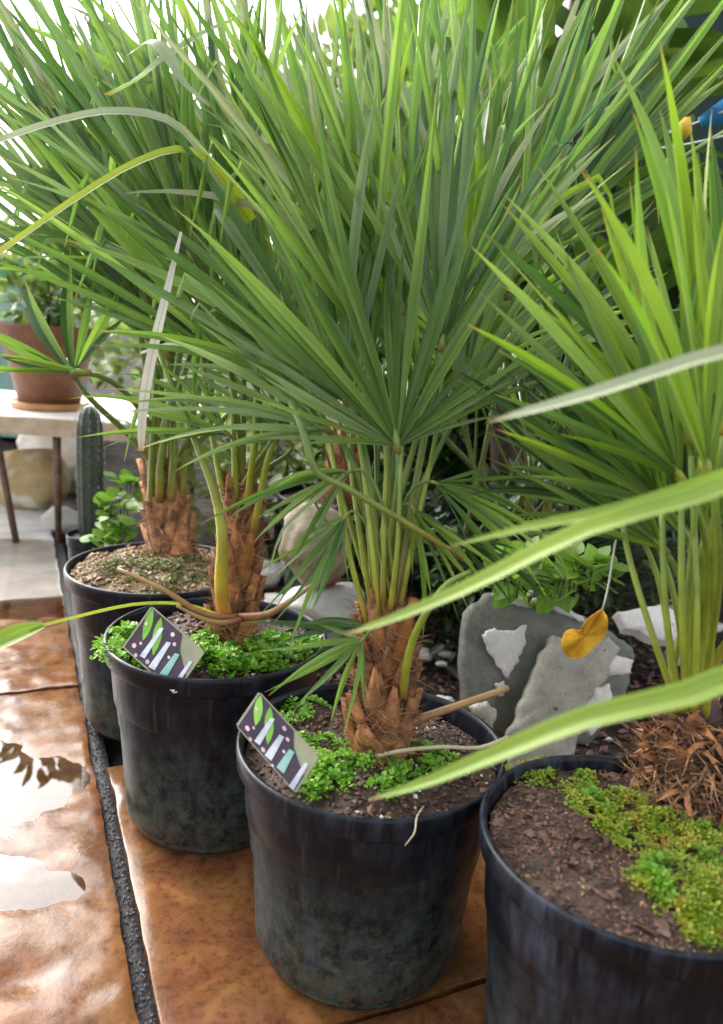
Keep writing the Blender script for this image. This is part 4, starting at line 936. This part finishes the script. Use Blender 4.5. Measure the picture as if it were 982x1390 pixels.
# ---------------------------------------------------------------- column cactus in a small pot
CACT = simple('cactus_skin', (.028, .045, .035), (.075, .10, .075), 30, .5, .5, .004)
kc = P(123, 690, 1.72)
t2, hk, zk, sk = make_pot((kc.x, kc.y, 0), 0.052, .20, 'small black pot holding the dark column cactus beside the table', POT, SOIL, .012, 'small black pots')
ca = thing('column_cactus', (kc.x, kc.y, zk), 'dark grey-green ribbed column cactus with a pale woolly crown', 'cactus')
H_ = P(123, 548, 1.72).z-zk
vs, fs = [], []; kk = 40
prof = [(0, .6), (.03, .82), (.2, .95), (.6, 1.0), (.85, .95), (.94, .75), (.985, .42), (1, .1)]
for z, r in prof:
    for j in range(kk):
        th = 6.28318*j/kk; rr = .027*r*(1+.10*math.cos(th*10)); vs.append((kc.x+rr*math.cos(th), kc.y+rr*math.sin(th), zk-.004+H_*z))
for i in range(len(prof)-1):
    for j in range(kk): fs.append((i*kk+j, i*kk+(j+1) % kk, (i+1)*kk+(j+1) % kk, (i+1)*kk+j))
fs.append(tuple((len(prof)-1)*kk+j for j in range(kk)))
obj('stem', vs, fs, CACT, ca)
g = MB(); r = random.Random(9)
for _ in range(900):
    th = round(r.uniform(0, 10))*.62832+r.uniform(-.06, .06); z = r.random()**.30; rr = .0285 if z < .9 else .0285*(1-(z-.9)*6)
    q = Vector((kc.x+rr*math.cos(th), kc.y+rr*math.sin(th), zk+H_*z)); d = Vector((math.cos(th)+r.uniform(-.7, .7), math.sin(th)+r.uniform(-.7, .7), r.uniform(-.6, .9))).normalized()*r.uniform(.004, .009); wv = d.orthogonal().normalized()*.0006
    g.add([q-wv, q+wv, q+d], [(0, 1, 2)])
stuff(g.build('spines', simple('spine', (.45, .42, .36), (.6, .57, .5), 60, .6, 0), ca, False))
# weeds round the cactus
for i, (px, py, Y) in enumerate(((160, 690, 1.6), (150, 735, 1.56), (175, 660, 1.75))):
    q = P(px, py, Y)
    leafy('weed', (q.x, q.y, max(0, q.z-.04)), (.035, .04, .035), 46, .028, LEAF_WEED, ['round-leaved green weed leaning over the sandy pot rim', 'green weed low against the sandy pot beside the cactus', 'small green weed between the cactus and the dark trunk'][i], 'weed', 'weeds round the cactus', wide=1.3, seed=20+i)
for i, (px, py, Y) in enumerate(((700, 775, 1.25), (795, 775, 1.2), (745, 790, 1.3))):
    q = P(px, py, Y)
    leafy('weed', (q.x, q.y, max(0, q.z-.04)), (.05, .04, .035), 60, .034, LEAF_WEED, ['spoon-leaved green rosette above the grey-green stone slab', 'leafy green weed behind the orange tag string', 'low green weed in the dark between two rosettes'][i], 'weed', 'weeds behind the stones', wide=.9, seed=30+i)

# ---------------------------------------------------------------- background planting
leafy('broadleaf_shrub', (.42, 2.35, 0), (.42, .30, .95), 520, .26, LEAF_BROAD, 'large-leaved bright green shrub behind the tall dark palm', 'shrub', seed=5, wide=.55)
leafy('broadleaf_shrub', (1.15, 2.6, 0), (.55, .35, .62), 1500, .10, LEAF_BUSHD, 'dark small-leaved shrub added for dark gaps in front of the green screen', 'shrub', seed=6)  # added shrub, keeps the gaps between the right-hand leaves dark
leafy('evergreen_shrub', (.45, 2.25, 0), (.72, .22, .40), 3000, .075, LEAF_BUSHD, 'dark low evergreen added to stand in for the shade behind the palms', 'shrub', seed=7)  # added shrub, its dark leaves stand in for shade under the rear palms
leafy('evergreen_shrub', (.40, 1.66, 0), (.26, .10, .20), 2600, .038, LEAF_BUSHD, 'dark fine-leaved evergreen added as shade, hiding the pot of the tall palm', 'shrub', seed=9)  # added low shrub, darkens the space between the stems
leafy('evergreen_shrub', (.10, 1.80, 0), (.14, .08, .18), 1300, .038, LEAF_BUSHD, 'dark fine-leaved evergreen added as shade behind the beige boulder', 'shrub', seed=12)  # added too, dark filler for the shade before the rear pot
leafy('garden_tree', (.1, 4.2, 0), (1.0, .5, 1.15), 4200, .13, LEAF_BUSH, 'pale green leafy tree far behind the centre palms', 'tree', seed=14)
leafy('evergreen_shrub', (-.25, 2.35, 0), (.40, .22, .30), 900, .07, LEAF_BUSH, 'mid-green shrub behind the boulder and rear pot', 'shrub', seed=8)
for i, (x, y, sx, sz, mt, lb) in enumerate(((-2.9, 5.6, 1.0, .42, LEAF_BUSH, 'pale green bush beyond the table, next to the teal box'), (-1.3, 6.2, 1.1, .42, LEAF_BUSH, 'light leafy bush farther back behind the sandy-pot palm'), (-4.6, 6.6, 1.2, .5, LEAF_BUSH, 'pale green bush at the end of the far hedge'), (.6, 6.4, 1.3, .7, LEAF_BUSH, 'pale bush glimpsed between the centre palms'))):
    leafy('garden_bush', (x, y, 0), (sx, .6, sz), 1500, .13, mt, lb, 'bush', 'bushes beyond the terrace', seed=40+i)
TEALM = simple('teal_plastic', (.02, .30, .28), (.04, .42, .38), 8, .4, .1)
q = P(20, 345, 4.4)
bx = thing('storage_box', (q.x, q.y, 0), 'teal plastic storage box with lid beyond the table', 'box')
m = MB(); m.box((q.x, q.y, .40), (.60, .45, .80)); m.build('box_body', simple('pale_teal_plastic', (.22, .42, .38), (.34, .52, .46), 8, .4, .1), bx, False)
m = MB(); m.box((q.x, q.y, .86), (.66, .51, .12)); m.build('lid', TEALM, bx, False)

# dark green shade screen with posts on the right
SHADE = simple('dark_green_shade_cloth', (.004, .018, .016), (.010, .034, .030), 5, .7, .3)
scn = thing('shade_screen', (1.7, 3.0, 0), 'dark green shade cloth screen stretched between posts behind the shrubs', 'screen')
vs, fs = [], []; nx, nz = 60, 14
for j in range(nz+1):
    for i in range(nx+1):
        x = .60+2.8*i/nx; z = .05+2.6*j/nz
        vs.append((x, 3.05+.03*math.sin(x*9)+.02*math.sin(x*23+z), z+.02*math.sin(x*3)))
for j in range(nz):
    for i in range(nx): a = j*(nx+1)+i; fs.append((a, a+1, a+nx+2, a+nx+1))
cl = obj('cloth', vs, fs, SHADE, scn); md = cl.modifiers.new('thick', 'SOLIDIFY'); md.thickness = .004
for x in (.62, 2.0, 3.38):
    m = MB(); m.tube([(x, 3.12, 0), (x, 3.12, 2.75)], [.03, .03], 10); m.build('post', TL, scn)
BLUE = simple('blue_cloth', (.01, .16, .42), (.02, .26, .55), 8, .6, .3)
YELL = simple('yellow_paper', (.62, .42, .02), (.72, .52, .05), 30, .6, .2)
ropeY = 1.5
rp = thing('rope', P(850, 200, ropeY), 'thin pale rope stretched behind the yellow-green palm', 'rope')
for a, b in (((835, 203), (1010, 140)), ((850, 207), (1010, 178))):
    m = MB(); m.tube(spline([P(*a, ropeY+.2), P((a[0]+b[0])/2, (a[1]+b[1])/2+4, ropeY+.1), P(*b, ropeY)], 8), [.0022]*9, 6); m.build('strand', simple('rope_fibre', (.35, .42, .38), (.5, .55, .5), 60, .8, 0), rp)
def hang(name, pix, Y, mat, label, cat):
    ring = [P(x, y, Y+.01*math.sin(x*.2)) for x, y in pix]; k = len(ring); c = sum(ring, Vector())/k+Vector((0, -.012, 0))
    vs = [c]+ring+[p_+Vector((0, .003, 0)) for p_ in ring]+[c+Vector((0, .003, 0))]
    fs = [(0, 1+i, 1+(i+1) % k) for i in range(k)]+[(1+k+i, 2*k+1, 1+k+(i+1) % k) for i in range(k)]+[(1+i, 1+k+i, 1+k+(i+1) % k, 1+(i+1) % k) for i in range(k)]
    return tag(obj(name, vs, fs, mat), label, cat)
hang('cloth_flap', [(948, 160), (966, 146), (990, 128), (1015, 120), (1018, 150), (985, 168), (955, 172)], ropeY+.04, BLUE, 'blue cloth flap tied to the pale rope', 'cloth')
hang('paper_tag', [(918, 160), (938, 158), (940, 178), (930, 190), (920, 180)], ropeY+.05, YELL, 'yellow paper tag hanging on the pale rope', 'tag')
hang('paper_tag', [(896, 226), (906, 214), (918, 222), (914, 236), (900, 238)], ropeY+.03, YELL, 'small yellow tag hanging below the rope among leaf tips', 'tag')
